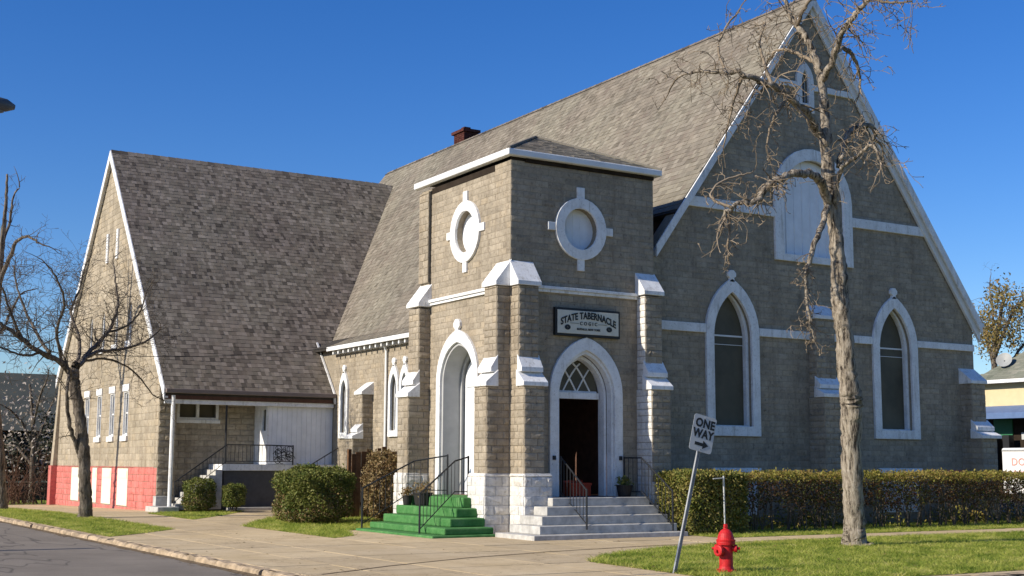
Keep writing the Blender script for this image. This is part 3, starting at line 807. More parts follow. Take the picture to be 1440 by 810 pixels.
# --- front doorway: white arched surround, stepped jambs, traceried fanlight, open dark doorway
def offset_arch(cx, w, z0, zs, za, d): return arch(cx, w-d, z0, zs, za-d*1.25)
def finial(m, cx, z, s=1.0, c0=-.01, c1=.08):
    m.prism([(cx-.10*s, z-.06*s), (cx+.10*s, z-.06*s), (cx+.07*s, z+.05*s), (cx+.14*s, z+.10*s), (cx+.14*s, z+.19*s), (cx+.06*s, z+.27*s), (cx-.06*s, z+.27*s), (cx-.14*s, z+.19*s), (cx-.14*s, z+.10*s), (cx-.07*s, z+.05*s)], c0, c1)
m = MB(FT); m.ring(fd_out, fd_in, -.02, .07, False); dw = m.build('front_doorway', M['white'], ch, .012)
steps_in = [(.84, .0, -.16), (.77, -.16, -.30), (.70, -.30, -.46)]
m = MB(FT)
for w_, c1, c0 in ((.84, .02, -.2), (.76, -.18, -.46)):
    o_ = arch(2.17, w_+.001, .86, 3.3, 3.3+1.12*w_/.84); i_ = arch(2.17, w_-.07, .86, 3.3, 3.3+1.12*(w_-.07)/.84)
    m.ring(o_, i_, c0, c1-.02, False)
m.build('door_jamb', M['white'], dw, .01)
m = MB(FT); m.box(2.17-.63, 2.17+.63, 3.24, 3.40, -.44, -.33); m.build('transom', M['white'], dw, .01)
fan = arch(2.17, .625, 3.40, 3.40, 4.22)
m = MB(FT); m.prism(fan, -.42, -.41); m.build('fanlight', M['pane'], dw)
m = MB(FT)
def bar(pts, t=.022, c=-.405): m.tube([(a, b, c) for a, b in pts], t, 5)
for sgn in (-1, 1):
    for x_ in (0.0, -.42):
        pts = []
        for k in range(10):
            t = k/9; aa = 2.17+sgn*(x_+.9*t*.75); zz = 3.40+.8*math.sin(t*PI/2*.92)
            if abs(aa-2.17) < .6 and inside((aa, zz-.02), fan) or k == 0: pts.append((aa, zz))
        if len(pts) > 1: bar(pts)
bar([(2.17-.6, 3.42), (2.17+.6, 3.42)])
m.build('tracery', M['white'], dw)
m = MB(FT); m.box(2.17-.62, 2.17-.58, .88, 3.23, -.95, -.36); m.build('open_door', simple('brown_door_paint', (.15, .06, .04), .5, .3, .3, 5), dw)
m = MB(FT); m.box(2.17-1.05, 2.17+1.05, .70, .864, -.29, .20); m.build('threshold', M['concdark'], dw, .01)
for s_ in (-1, 1):
    m = MB(FT); m.box(2.17+s_*.98-.03, 2.17+s_*.98+.03, 1.74, 1.84, .07, .13); m.build('rail_bracket', M['iron'], dw)
# --- side doorway: deep white recess, one narrow leaf showing
m = MB(FL); m.ring(ld_out, ld_in, -.02, .07, False); finial(m, 2.52, 4.98, 1.15); sd = m.build('side_doorway', M['white'], ch, .012)
m = MB(FL)
for w_, c1, c0 in ((.88, 0.02, -.52), (.80, -.48, -.62)):
    o_ = arch(2.52, w_+.001, .85, 3.7, 3.7+1.0*w_/.88); i_ = arch(2.52, w_-.07, .85, 3.7, 3.7+1.0*(w_-.07)/.88)
    m.ring(o_, i_, c0, c1-.02, False)
m.build('door_jamb', simple('grey_reveal_paint', (.40, .40, .39), .7, .2, .1, 3), sd, .01)
m = MB(FL); m.prism(arch(2.52, .67, .85, 3.7, 4.44), -.62, -.58); m.box(2.50, 2.54, .9, 4.3, -.58, -.55); m.box(1.9, 3.1, 3.6, 3.68, -.58, -.55); m.build('door_leaf', M['whitewood'], sd, .006)
m = MB(FL); m.box(1.88, 2.42, .90, 3.55, -.575, -.565); m.build('door_panel', M['darkbrown'], sd)
m = MB(FL); m.box(1.5, 3.6, .6, .852, -.58, .05); m.build('threshold', M['green'], sd)

# --- nave
NX0, NX1, NYF, NYB, RX, RZ, SL = 3.82, 16.9, .4, 28.4, 10.36, 15.22, 1.36
FN = ffront(NYF)
def nz(x): return RZ-SL*abs(x-RX)
w1_out = arch(7.22, .93, 2.40, 5.15, 6.64); w1_in = arch(7.22, .66, 2.66, 5.05, 6.27)
w2_out = arch(13.44, .93, 2.40, 5.10, 6.60); w2_in = arch(13.44, .66, 2.66, 5.0, 6.24)
def round_arch(cx, w, z0, zs, n=14): return [(cx-w, z0)]+[(cx-w*math.cos(PI*i/n), zs+w*math.sin(PI*i/n)) for i in range(n+1)]+[(cx+w, z0)]
bw_out = round_arch(10.32, 1.50, 7.30, 9.12); bw_in = round_arch(10.32, 1.16, 7.50, 9.12)
sw_out = arch(10.1, .33, 11.68, 12.6, 13.18); sw_in = arch(10.1, .13, 11.95, 12.55, 12.95)
o_nave = [(NX0, 0), (NX1, 0), (NX1, nz(NX1)-.1), (RX, RZ-.12), (NX0, nz(NX0)-.1)]
nw = wall('nave_wall', FN, o_nave, [w1_in, w2_in, bw_in, sw_in], .35, M['joint'], ch)
facing(FN, [(4.3, .2)]+[(NX1, .2)]+o_nave[2:4]+[(4.3, nz(4.3)-.1)], [w1_out, w2_out, bw_out, sw_out], nw, M['stone_front'], seed=3)
def church_window(fr, oo, ii, cx, zt, pane, depth=.22, bars=(), fin=1.0, parent=ch, name='arched_window', sill=None):
    m = MB(fr); m.ring(oo, ii, -.02, .08)
    if fin: finial(m, cx, zt-.04, fin)
    w = m.build(name, M['white'], parent, .012)
    k = .10
    i2 = [(cx+(a-cx)*(1-.14), b+(.03 if j in (0, len(ii)-1) else -.05 if b > zt-1.5 else 0)) for j, (a, b) in enumerate(ii)]
    m = MB(fr); m.ring(ii, i2, -depth+.02, -.08); m.build('frame', M['white'], w, .008)
    m = MB(fr); m.prism(ii, -depth, -depth+.015); m.build('pane', pane, w)
    if bars:
        m = MB(fr); wa = max(a for a, b in ii)-cx
        for z, t in bars: m.box(cx-wa*.9, cx+wa*.9, z-t, z+t, -depth+.015, -depth+.04)
        m.build('glazing_bar', M['gutter'], w)
    return w
w_ = church_window(FN, w1_out, w1_in, 7.22, 6.64, M['pane'], .24, [(5.10, .022), (4.86, .008)])
w_ = church_window(FN, w2_out, w2_in, 13.44, 6.60, M['pane'], .24, [(5.06, .022), (4.82, .008)])
w_ = church_window(FN, sw_out, sw_in, 10.1, 13.1, M['panegrey'], .12, fin=0, name='lancet_window')
m = MB(FN); m.ring(bw_out, bw_in, -.02, .08); bwo = m.build('round_arched_window', M['white'], ch, .012)
m = MB(FN); m.prism(bw_in, -.14, -.11); m.build('board', M['whitewood'], bwo)
m = MB(FN)
for k in range(-3, 4): m.box(10.32+k*.31-.015, 10.32+k*.31+.015, 7.52, 9.12+math.sqrt(max(.02, 1.12**2-(k*.31)**2)), -.11, -.09)
m.build('batten', M['whitewood'], bwo)
m = MB(FN); m.box(4.32, 6.285, 5.12, 5.36, -.01, .075); m.build('string_course', M['white'], ch, .01)
m = MB(FN); m.box(8.16, 12.50, 5.12, 5.34, -.01, .075); m.build('string_course', M['white'], ch, .01)
m = MB(FN); m.box(14.38, 16.88, 5.12, 5.32, -.01, .075); m.build('string_course', M['white'], ch, .01)
xl = RX-(RZ-.35-8.5)/SL
m = MB(FN); m.box(xl, 8.815, 8.50, 8.78, -.01, .075); m.build('string_course', M['white'], ch, .01)
m = MB(FN); m.box(11.825, 2*RX-xl, 8.50, 8.78, -.01, .075); m.build('string_course', M['white'], ch, .01)
m = MB(FN); m.box(8.65, 9.77, 12.36, 12.54, -.01, .075); m.build('string_course', M['white'], ch, .01)
m = MB(FN); m.box(10.43, 12.0, 12.36, 12.54, -.01, .075); m.build('string_course', M['white'], ch, .01)
for cx, cw in ((7.3, .82), (13.5, .88)):
    m = MB(FN); m.box(cx-cw, cx+cw, 1.28, 1.56, -.02, .09); m.box(cx-cw+.12, cx+cw-.12, .3, 1.2, -.02, .04); m.build('basement_window', M['white'], ch, .015)
m = MB(FN); m.box(14.9, 16.3, 1.35, 1.52, -.01, .06); m.build('red_sill_band', M['redpaint'], ch)
# middle and corner buttresses of the facade
buttress(FN, 10.03, 10.75, [(.2, 3.5, .6, .04), (3.5, 5.7, .3, 0)], [(10.03, 10.75, 6.15, 5.7, 0, .3), (9.99, 10.79, 4.1, 3.5, .29, .6)], seed=80)
buttress(FN, 16.25, 16.85, [(.2, 2.45, .75, .03), (2.45, 4.2, .42, 0)], [(16.25, 16.85, 4.6, 4.1, 0, .42), (16.22, 16.95, 3.02, 2.45, .40, .78)], seed=85)
FE = frame((NX1, 0, 0), (0, 1, 0), (1, 0, 0))
m = MB(); m.box(NX1, NX1+.55, NYF+.2, NYF+.8, 0, 3.0); m.box(NX1, NX1+.3, NYF+.2, NYF+.8, 3.0, 4.2); m.build('buttress', M['stone'], ch, .02)
m = MB(); m.box(NX1-.3, NX1, NYF+.352, NYB, 0, nz(NX1)-.1); m.build('nave_wall', M['joint'], ch)
# side wall with lancets, between tower and wing
NXS = 3.1
FS = fleft(NXS)
side_w = [(11.62, 1), (12.42, 1), (16.42, 1)]
sh_o, sh_i = [], []
for cy, _ in side_w:
    sh_o.append(arch(cy, .37, 2.50, 4.15, 4.9)); sh_i.append(arch(cy, .22, 2.70, 4.1, 4.58))
o_side = [(TD, 0), (19, 0), (19, 5.9), (TD, 5.9)]
nsw = wall('nave_wall', FS, o_side, sh_i, .3, M['joint'], ch)
facing(FS, [(TD, .2), (17.4, .2), (17.4, 5.85), (TD, 5.85)], [[p for p in o] for o in sh_o[:1]]+sh_o[1:], nsw, M['stone'], seed=4)
for (cy, _), o_, i_ in zip(side_w, sh_o, sh_i):
    church_window(FS, o_, i_, cy, 4.9, M['panegrey'], .15, fin=.9, name='lancet_window')
buttress(FS, 14.1, 14.6, [(.2, 2.5, .72, 0), (2.5, 3.95, .40, 0)], [(14.1, 14.6, 4.4, 3.95, 0, .40), (14.1, 14.6, 3.0, 2.45, .38, .72)], seed=95)
m = MB(); m.tube([(NXS-.16, 12.98, 5.62), (NXS-.07, 12.98, 5.35), (NXS-.07, 12.96, .1)], .045, 8); m.build('downspout', M['gutter'], ch)
# nave roof
EX0, EX1 = 3.72, 17.12
FLX, FLZ = 2.78, 5.80
def slab(p, u, w, thick, name, mat, parent, side=1):
    """roof deck: 4 corner points of the top, thickened downwards"""
    m = MB(); p = [Vector(x) for x in p]; n = (p[1]-p[0]).cross(p[3]-p[0]).normalized()
    if n.z < 0: n = -n
    m.hexa([tuple(x-n*thick) for x in p]+[tuple(x) for x in p])
    return m.build(name, mat, parent)
YF, YR = NYF-.17, NYB
nr = slab([(EX0, 4.95, nz(EX0)), (EX0, YR, nz(EX0)), (RX, YR, RZ), (RX, 4.95, RZ)], 0, 0, .14, 'nave_roof', M['roofdark'], ch)
XC = 5.25
nrf = slab([(FLX, 4.95, FLZ), (FLX, 19.2, FLZ), (EX0, 19.2, nz(EX0)), (EX0, 4.95, nz(EX0))], 0, 0, .12, 'nave_roof', M['roofdark'], ch)
nr2 = slab([(XC, YF, nz(XC)), (XC, 4.949, nz(XC)), (RX, 4.949, RZ), (RX, YF, RZ)], 0, 0, .14, 'nave_roof', M['roofdark'], ch)
nr3 = slab([(RX+.002, YF, RZ), (RX+.002, YR, RZ), (EX1, YR, nz(EX1)), (EX1, YF, nz(EX1))], 0, 0, .14, 'nave_roof', M['roofdark'], ch)
upv = Vector((RX-EX0, 0, RZ-nz(EX0))); Ls = upv.length
WRY, WRZ, WSL, WX = 25.9, 14.06, 1.147, -3.0
def wz(y): return WRZ-WSL*abs(y-WRY)
def keep_nave(c):
    if c.y < 4.95 and c.x < XC+.02: return False
    return not (c.z < wz(c.y)-.08)
nrm = Vector((-SL, 0, 1)).normalized()
shingles(Vector((EX0, YF, nz(EX0)))+nrm*.006, (0, 1, 0), upv, YR-YF, Ls, keep_nave, nr, M['shingle'], .17, .19, 11)
m = MB()
for k in range(int((YR-YF)/.33)):
    y = YF+k*.33
    m.hexa([(RX-.14, y, RZ-.17), (RX-.14, y+.35, RZ-.17), (RX+.14, y+.35, RZ-.17), (RX+.14, y, RZ-.17), (RX-.01, y, RZ+.035), (RX-.01, y+.35, RZ+.02), (RX+.01, y+.35, RZ+.02), (RX+.01, y, RZ+.035)])
tag(m.build('ridge_cap', M['shingle_wing'], nr), kind='stuff')
# eave: fascia, soffit brackets
_fu = Vector((EX0-FLX, 0, nz(EX0)-FLZ))
shingles(Vector((FLX, 4.95, FLZ+.008)), (0, 1, 0), _fu, 17.15-4.95, _fu.length, None, nrf, M['shingle'], .17, .19, 12)
m = MB(); m.box(FLX-.06, FLX-.01, 4.95, 17.3, FLZ-.17, FLZ-.02); m.build('eave_fascia', M['white'], nr, .008)
m = MB(); m.box(FLX, NXS, 4.95, 17.3, FLZ-.16, FLZ-.13); m.build('soffit', M['roofdark'], nr)
for k in range(27):
    y = 5.4+k*.44; m = MB()
    m.box(FLX+.02, NXS-.02, y, y+.09, FLZ-.30, FLZ-.165)
    m.build('eave_bracket', M['white'], nr)
# rakes: fascia boards on the facade gable
def rake(side):
    s = -1 if side == 'l' else 1
    m = MB()
    xe = RX+s*(RX-4.55 if s < 0 else EX1-RX)
    z = lambda x: nz(x)
    for (y0, y1, t0, t1) in ((YF-.05, YF, -.01, -.20 if s < 0 else -.22), (YF, NYF-.02, -.15, -.18)):
        m.hexa([(RX, y0, RZ+t1/.593), (xe, y0, z(xe)+t1/.593), (xe, y1, z(xe)+t1/.593), (RX, y1, RZ+t1/.593),
                (RX, y0, RZ+t0), (xe, y0, z(xe)+t0), (xe, y1, z(xe)+t0), (RX, y1, RZ+t0)])
    m.build('rake_board', M['white'], ch, .008)
    if s < 0: return
    m = MB()
    m.hexa([(RX, NYF-.10, RZ-.62), (xe, NYF-.12, z(xe)-.62), (xe, NYF-.03, z(xe)-.62), (RX, NYF-.03, RZ-.62),
            (RX, NYF-.12, RZ-.30), (xe, NYF-.12, z(xe)-.30), (xe, NYF-.03, z(xe)-.30), (RX, NYF-.03, RZ-.30)])
    m.build('frieze_board', M['gutter'], ch, .008)
rake('l'); rake('r')
m = MB(); m.box(EX1, EX1+.13, YF-.02, YR, nz(EX1)-.16, nz(EX1)-.02); m.build('gutter', M['gutter'], ch, .02)
m = MB(); m.tube([(EX1+.05, YF+.2, nz(EX1)-.2), (NX1+.1, YF+.55, nz(EX1)-.5), (NX1+.08, YF+.6, .2)], .045, 8); m.build('downspout', M['gutter'], ch)
# the dark notch beside the tower: upper nave wall set back, its shade put in as black, and flashing
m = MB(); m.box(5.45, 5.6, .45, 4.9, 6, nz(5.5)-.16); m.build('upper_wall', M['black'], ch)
# chimney on the ridge
m = MB(); cb = [10.4, 11.1, 21.0, 21.95]
m.box(cb[0]+.02, cb[1]-.02, cb[2]+.02, cb[3]-.02, 14.2, 15.68); cm = m.build('chimney', M['brick'], ch)
m = MB()
for k in range(8):
    z = 15.0+k*.085
    for i in range(3):
        x = cb[0]+i*.215+(0 if k % 2 else -.05); m.box(max(cb[0], x), min(cb[1], x+.2), cb[2], cb[2]+.03, z, z+.073)
    for i in range(4):
        y = cb[2]+.032+i*.215; m.box(cb[0]-.0, cb[0]+.03, y, min(cb[3], y+.2), z, z+.073)
tag(m.build('brick_courses', M['brick'], cm), kind='stuff')
m = MB(); m.box(cb[0]-.07, cb[1]+.07, cb[2]-.07, cb[3]+.07, 15.68, 15.80); m.build('chimney_cap', M['brick'], cm)
m = MB(); m.box(cb[0]+.1, cb[0]+.4, cb[2]+.15, cb[2]+.45, 15.80, 15.92); m.box(cb[0]+.42, cb[0]+.65, cb[2]+.5, cb[2]+.8, 15.80, 15.88); m.build('chimney_pot', M['brick'], cm)

# --- the wing at the back left
FW = fleft(WX)
WY0, WY1 = 18.6, 33.2
lowers = [22.45, 24.4, 26.35, 28.3]
holes, louts = [], []
for y in lowers:
    holes.append([(y-.30, 2.62), (y+.30, 2.62), (y+.30, 4.22), (y-.30, 4.22)])
for y in lowers:
    holes.append(arch(y, .24, 6.12, 7.1, 7.6))
ob = [(WY0, 1.47), (WY1, 1.47), (WY1, wz(WY1)-.1), (WRY, WRZ-.15), (WY0, wz(WY0)-.1)]
ow = [(WY0, -.6), (WY1, -.6)]+ob[2:]
ww = wall('wing_wall', FW, ow, holes, .3, M['joint'], ch)
facing(FW, ob, [[(a-.05 if a < sum(p[0] for p in h)/len(h) else a+.05, b) for a, b in h] for h in holes], ww, M['stone_wing'], .5, .235, .013, seed=7)
facing(FW, [(WY0, -.45), (WY1, -.45), (WY1, 1.47), (WY0, 1.47)], [[(a, .06), (b_, .06), (b_, 1.40), (a, 1.40)] for a, b_ in ((21.75, 23.15), (24.05, 25.4), (26.2, 26.9), (29.05, 30.4))], ww, M['redpaint'], .5, .235, .03, seed=8)
for a, b_ in ((21.75, 23.15), (24.05, 25.4), (26.2, 26.9), (29.05, 30.4)):
    m = MB(FW); m.box(a, b_, .06, 1.40, -.02, .03); m.box(a+.1, b_-.1, 1.05, 1.32, .03, .045); m.build('painted_panel', simple('ivory_panel', (.74, .68, .54), .7, .2, .06, 4) if a < 22 else bpy.data.materials['ivory_panel'], ch)
for y in lowers:
    m = MB(FW); m.ring([(y-.32, 2.60), (y+.32, 2.60), (y+.32, 4.24), (y-.32, 4.24)], [(y-.28, 2.64), (y+.28, 2.64), (y+.28, 4.2), (y-.28, 4.2)], -.05, .012); w_ = m.build('window', M['white'], ch)
    m = MB(FW); m.box(y-.42, y+.42, 4.242, 4.5, -.02, .06); m.build('lintel', M['white'], w_, .01)
    m = MB(FW); m.box(y-.42, y+.42, 2.40, 2.598, -.02, .09); m.build('sill', M['white'], w_, .01)
    m = MB(FW); m.ring([(y-.30, 2.62), (y+.30, 2.62), (y+.30, 4.22), (y-.30, 4.22)], [(y-.23, 2.69), (y+.23, 2.69), (y+.23, 4.15), (y-.23, 4.15)], -.13, -.06); m.box(y-.23, y+.23, 3.42, 3.47, -.12, -.07); m.build('frame', M['white'], w_)
    m = MB(FW); m.box(y-.3, y+.3, 2.62, 4.22, -.15, -.13); m.build('pane', M['panegrey'], w_)
    m = MB(FW); m.box(y-.32, y+.32, 5.9, 6.12, -.02, .08); w_ = m.build('lancet_window', M['white'], ch, .01)
    m = MB(FW); m.prism(arch(y, .24, 6.12, 7.1, 7.6), -.14, -.12); m.build('pane', M['panegrey'], w_)
    m = MB(FW); m.ring(arch(y, .24, 6.12, 7.1, 7.6), arch(y, .18, 6.16, 7.1, 7.5), -.12, -.05); m.build('frame', M['white'], w_)
for y in (24.6, 26.1):
    m = MB(FW); m.box(y-.13, y+.13, 9.5, 10.68, -.02, .07)
    for k in range(9): m.box(y-.10, y+.10, 9.58+k*.12, 9.60+k*.12, .07, .09)
    m.build('louvre', M['white'], ch, .006)
# corner piers, battered towards the foot
def pier(y0, y1, lean0, lean1, seed):
    m = MB(FW); m.hexa([(y0-lean0, -.6, -.55), (y1+lean1, -.6, -.55), (y1+lean1, -.6, .42), (y0-lean0, -.6, .42), (y0, 5.2, -.5), (y1, 5.2, -.5), (y1, 5.2, .02), (y0, 5.2, .02)])
    return m
m = MB(FW); m.box(33.2, 33.7, -.6, 1.47, -.5, .28); po = m.build('wing_buttress', M['redpaint'], ch, .02)
m = MB(FW); m.hexa([(33.2, 1.47, -.5), (33.65, 1.47, -.5), (33.65, 1.47, .22), (33.2, 1.47, .22), (33.2, 6.0, -.5), (33.4, 6.0, -.5), (33.4, 6.0, .02), (33.2, 6.0, .02)]); m.build('wing_buttress', M['stone_wing'], ch, .02)
FPW = ffront(18.7)
pf = ffront(18.25)
m = MB(); m.box(WX+.004, WX+.62, 18.25, 18.69, -.3, 5.25); pr = m.build('corner_pier', M['joint'], ch)
facing(pf, [(WX, -.2), (WX+.62, -.2), (WX+.62, 5.2), (WX, 5.2)], [], pr, M['stone_wing'], .45, .235, .035, seed=12)
facing(fleft(WX), [(18.25, 1.47), (18.6, 1.47), (18.6, 5.2), (18.25, 5.2)], [], pr, M['stone_wing'], .5, .235, .02, seed=13)
facing(fleft(WX), [(18.25, -.2), (18.6, -.2), (18.6, 1.47), (18.25, 1.47)], [], pr, M['redpaint'], .5, .235, .02, seed=14)
# porch back wall
pwin = [(-2.15, 3.2), (-.85, 3.2), (-.85, 3.72), (-2.15, 3.72)]
opw = [(WX+.3, -.3), (NX0, -.3), (NX0, 5.6), (WX+.3, 5.6)]
pw = wall('porch_wall', FPW, opw, [pwin], .3, M['joint'], ch)
facing(FPW, [(WX+.62, 0), (NX0, 0), (NX0, 4.9), (WX+.62, 4.9)], [pwin], pw, M['stone_wing'], .45, .2, .03, seed=15)
m = MB(FPW); m.ring([(-2.25, 3.12), (-.75, 3.12), (-.75, 3.8), (-2.25, 3.8)], [(-2.15, 3.2), (-.85, 3.2), (-.85, 3.72), (-2.15, 3.72)], -.02, .05); m.box(-1.55, -1.45, 3.2, 3.72, -.1, .03); m.box(-2.3, -.7, 3.0, 3.12, 0, .09); w_ = m.build('porch_window', M['white'], ch, .008)
m = MB(FPW); m.box(-2.15, -.85, 3.2, 3.72, -.13, -.11); m.build('pane', M['pane'], w_)
# wing roof
VX = 9.45
yE = 17.2
def wroof(x, y): return (x, y, wz(y))
wx0 = WX-.12
wr = MB()
wr.hexa([(wx0, yE, wz(yE)-.2), (3.05, yE, wz(yE)-.2), (VX, WRY, WRZ-.2), (wx0, WRY, WRZ-.2), (wx0, yE, wz(yE)), (3.05, yE, wz(yE)), (VX, WRY, WRZ), (wx0, WRY, WRZ)])
wrf = wr.build('wing_roof', M['roofdark'], ch)
m = MB(); m.hexa([(wx0, WRY, WRZ-.2), (VX, WRY, WRZ-.2), (VX, 33.6, wz(33.6)-.2), (wx0, 33.6, wz(33.6)-.2), (wx0, WRY+.001, WRZ-.001), (VX, WRY+.001, WRZ-.001), (VX, 33.6, wz(33.6)), (wx0, 33.6, wz(33.6))]); m.build('wing_roof', M['roofdark'], ch)
wup = Vector((0, WRY-yE, WRZ-wz(yE)))
def keep_wing(c):
    return c.x < max(3.02, RX-(RZ-c.z)/SL+.12)
wn_ = Vector((0, -WSL, 1)).normalized()
shingles(Vector((wx0, yE, wz(yE)))+wn_*.006, (1, 0, 0), wup, VX-wx0, wup.length, keep_wing, wrf, M['shingle_wing'], .15, .2, 21)
m = MB()
for k in range(int((VX-wx0-.3)/.33)):
    x = wx0+k*.33
    m.hexa([(x, WRY-.14, WRZ-.13), (x+.35, WRY-.14, WRZ-.13), (x+.35, WRY+.14, WRZ-.13), (x, WRY+.14, WRZ-.13), (x, WRY-.01, WRZ+.05), (x+.35, WRY-.01, WRZ+.035), (x+.35, WRY+.01, WRZ+.035), (x, WRY+.01, WRZ+.05)])
tag(m.build('ridge_cap', M['shingle_wing'], wrf), kind='stuff')
# rake boards of the wing gable (both slopes) and of the porch end
for (ya, yb) in ((WRY, yE), (WRY, 33.6)):
    m = MB(); za, zb = wz(ya), wz(yb)
    m.hexa([(wx0-.05, ya, za-.38), (wx0-.05, yb, zb-.38), (wx0, yb, zb-.38), (wx0, ya, za-.38), (wx0-.05, ya, za+.02), (wx0-.05, yb, zb+.02), (wx0, yb, zb+.02), (wx0, ya, za+.02)])
    m.hexa([(wx0, ya, za-.30), (wx0, yb, zb-.30), (WX-.02, yb, zb-.30), (WX-.02, ya, za-.30), (wx0, ya, za-.24), (wx0, yb, zb-.24), (WX-.02, yb, zb-.24), (WX-.02, ya, za-.24)])
    m.build('rake_board', M['white'], wrf, .006)
m = MB(); q_ = [(3.0, 17.12), (3.07, 17.12), (3.07, 18.9), (3.0, 18.9)]; m.hexa([(a, b, wz(b)-.26) for a, b in q_]+[(a, b, wz(b)+.07) for a, b in q_]); m.build('rake_board', M['white'], wrf)
ez = wz(yE)
m = MB(); m.box(wx0, 3.06, yE-.13, yE-.01, ez-.13, ez+.02); m.build('porch_gutter', simple('brown_gutter', (.20, .16, .14), .5, .3, .1, 3), wrf, .02)
m = MB(); m.box(wx0, 3.05, yE+.05, yE+.12, ez-.48, ez-.2); m.build('porch_beam', M['white'], wrf, .01)
m = MB(); m.box(wx0, 3.04, yE+.01, yE+.05, ez-.33, ez-.135); m.build('porch_fascia', M['darkbrown'], wrf)
# porch post (white) and thin iron post
m = MB(); m.tube([(-2.83, 17.22, .05), (-2.83, 17.22, ez-.2)], .07, 10); m.build('porch_post', M['white'], ch)
m = MB(); m.tube([(-.93, 17.3, 1.6), (-.93, 17.3, ez-.3)], .035, 8); m.build('iron_post', M['iron'], ch)
# porch slab, front wall, and the enclosed white-boarded end
m = MB(); m.box(-1.05, 3.09, 17.16, 18.66, 1.36, 1.58); m.build('porch_slab', M['white'], ch, .015)
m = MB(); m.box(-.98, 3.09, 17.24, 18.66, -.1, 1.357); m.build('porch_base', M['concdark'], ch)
m = MB(); m.box(-.9, 2.0, 16.95, 17.2, -.05, .12); m.build('plinth', M['step'], ch, .02)
enc = MB(); enc.box(.60, .66, 17.42, 17.56, 1.58, 3.78); enc.box(.60, .66, 17.88, 18.68, 1.58, 3.78); enc.box(.60, .66, 17.56, 17.88, 1.58, 2.75); enc.box(.60, .66, 17.56, 17.88, 3.5, 3.78); enc.box(.62, 3.08, 17.46, 17.5, 1.58, 3.78); ec = enc.build('porch_enclosure', M['white'], ch)
m = MB(); m.box(.68, .70, 17.56, 17.88, 2.75, 3.5); m.build('pane', M['pane'], ec)
xk = .60
while xk < 3.05:
    m = MB(); m.box(xk+.004, min(xk+.181, 3.08), 17.43, 17.459, 1.60, 3.76); m.build('siding_plank', M['whitewood'], ec); xk += .185
m = MB(); m.box(.57, 3.08, 17.40, 17.46, 3.76, 3.84); m.build('siding_trim', M['white'], ec)
# porch steps rising to the right
for k in range(7):
    m = MB(); m.box(-2.62+k*.225, -1.06, 17.15, 18.3, .06+k*.19, .06+(k+1)*.19); m.build('porch_step', M['step'], ch, .01)
m = MB(); m.box(-3.35, -2.64, 16.75, 18.2, -.05, .17); m.box(-3.1, -2.7, 17.9, 18.22, .17, .5); m.build('porch_footing', M['step'], ch, .015)

# --- wall sign over the front door
def text_mesh(body, size, depth=.006, bold=.012):
    cu = bpy.data.curves.new('t', 'FONT'); cu.body = body; cu.size = size; cu.extrude = depth; cu.align_x = 'CENTER'; cu.align_y = 'CENTER'; cu.resolution_u = 3
    cu.space_character = 1.05
    try: cu.offset = size*bold
    except Exception: pass
    o = bpy.data.objects.new('t', cu); COL.objects.link(o)
    dg = bpy.context.evaluated_depsgraph_get(); me = bpy.data.meshes.new_from_object(o.evaluated_get(dg))
    bpy.data.objects.remove(o); bpy.data.curves.remove(cu)
    return me
def lettering(name, body, size, fr, a, b, c, mat, parent, bend=0, wide=1.0, rot=0.0, depth=.006, bold=.012):
    me = text_mesh(body, size, depth, bold); pos = []
    for v in me.vertices:
        x, y, z = v.co.x*wide, v.co.y, v.co.z
        if bend: y += bend*(1-(x/.85)**2)
        if rot: x, y = x*math.cos(rot)-y*math.sin(rot), x*math.sin(rot)+y*math.cos(rot)
        pos.append(fr(a+x, b+y, c+z))
    org = Vector(pos[0])
    for v, p in zip(me.vertices, pos): v.co = Vector(p)-org
    me.materials.append(mat); me.name = name
    return link_mesh(name, me, parent, org)
sg = thing('church_sign', 'cream signboard with black frame and arched lettering over the front door', 'sign', (2.17, -.02, 4.74))
m = MB(FT); m.box(1.20, 3.14, 4.74, 5.43, .03, .12); m.build('frame', M['black'], sg, .01)
m = MB(FT); m.box(1.26, 3.08, 4.80, 5.37, .12, .14); m.build('board', M['cream'], sg, .006)
lettering('letters', 'STATE TABERNACLE', .235, FT, 2.17, 5.05, .146, M['black'], sg, .20, .73, bold=.03)
lettering('letters', 'C O G I C', .12, FT, 2.17, 5.055, .146, M['black'], sg, 0, .95)
lettering('letters', 'BUFFALO, NEW YORK', .075, FT, 2.17, 4.915, .146, M['black'], sg, 0, .9)
m = MB(FT)
for s_ in (-1, 1):
    m.box(2.17+s_*.42-.13, 2.17+s_*.42+.13, 5.052, 5.06, .141, .148)
    m.ring(oval(2.17+s_*.62, 4.95, .085, .065, 16), oval(2.17+s_*.62, 4.95, .028, .022, 16), .140, .149)
    m.prism(oval(2.17+s_*.62, 4.95, .020, .016, 10), .140, .149)
m.build('emblem', M['black'], sg)

finish_blocks(); finish_shingles()

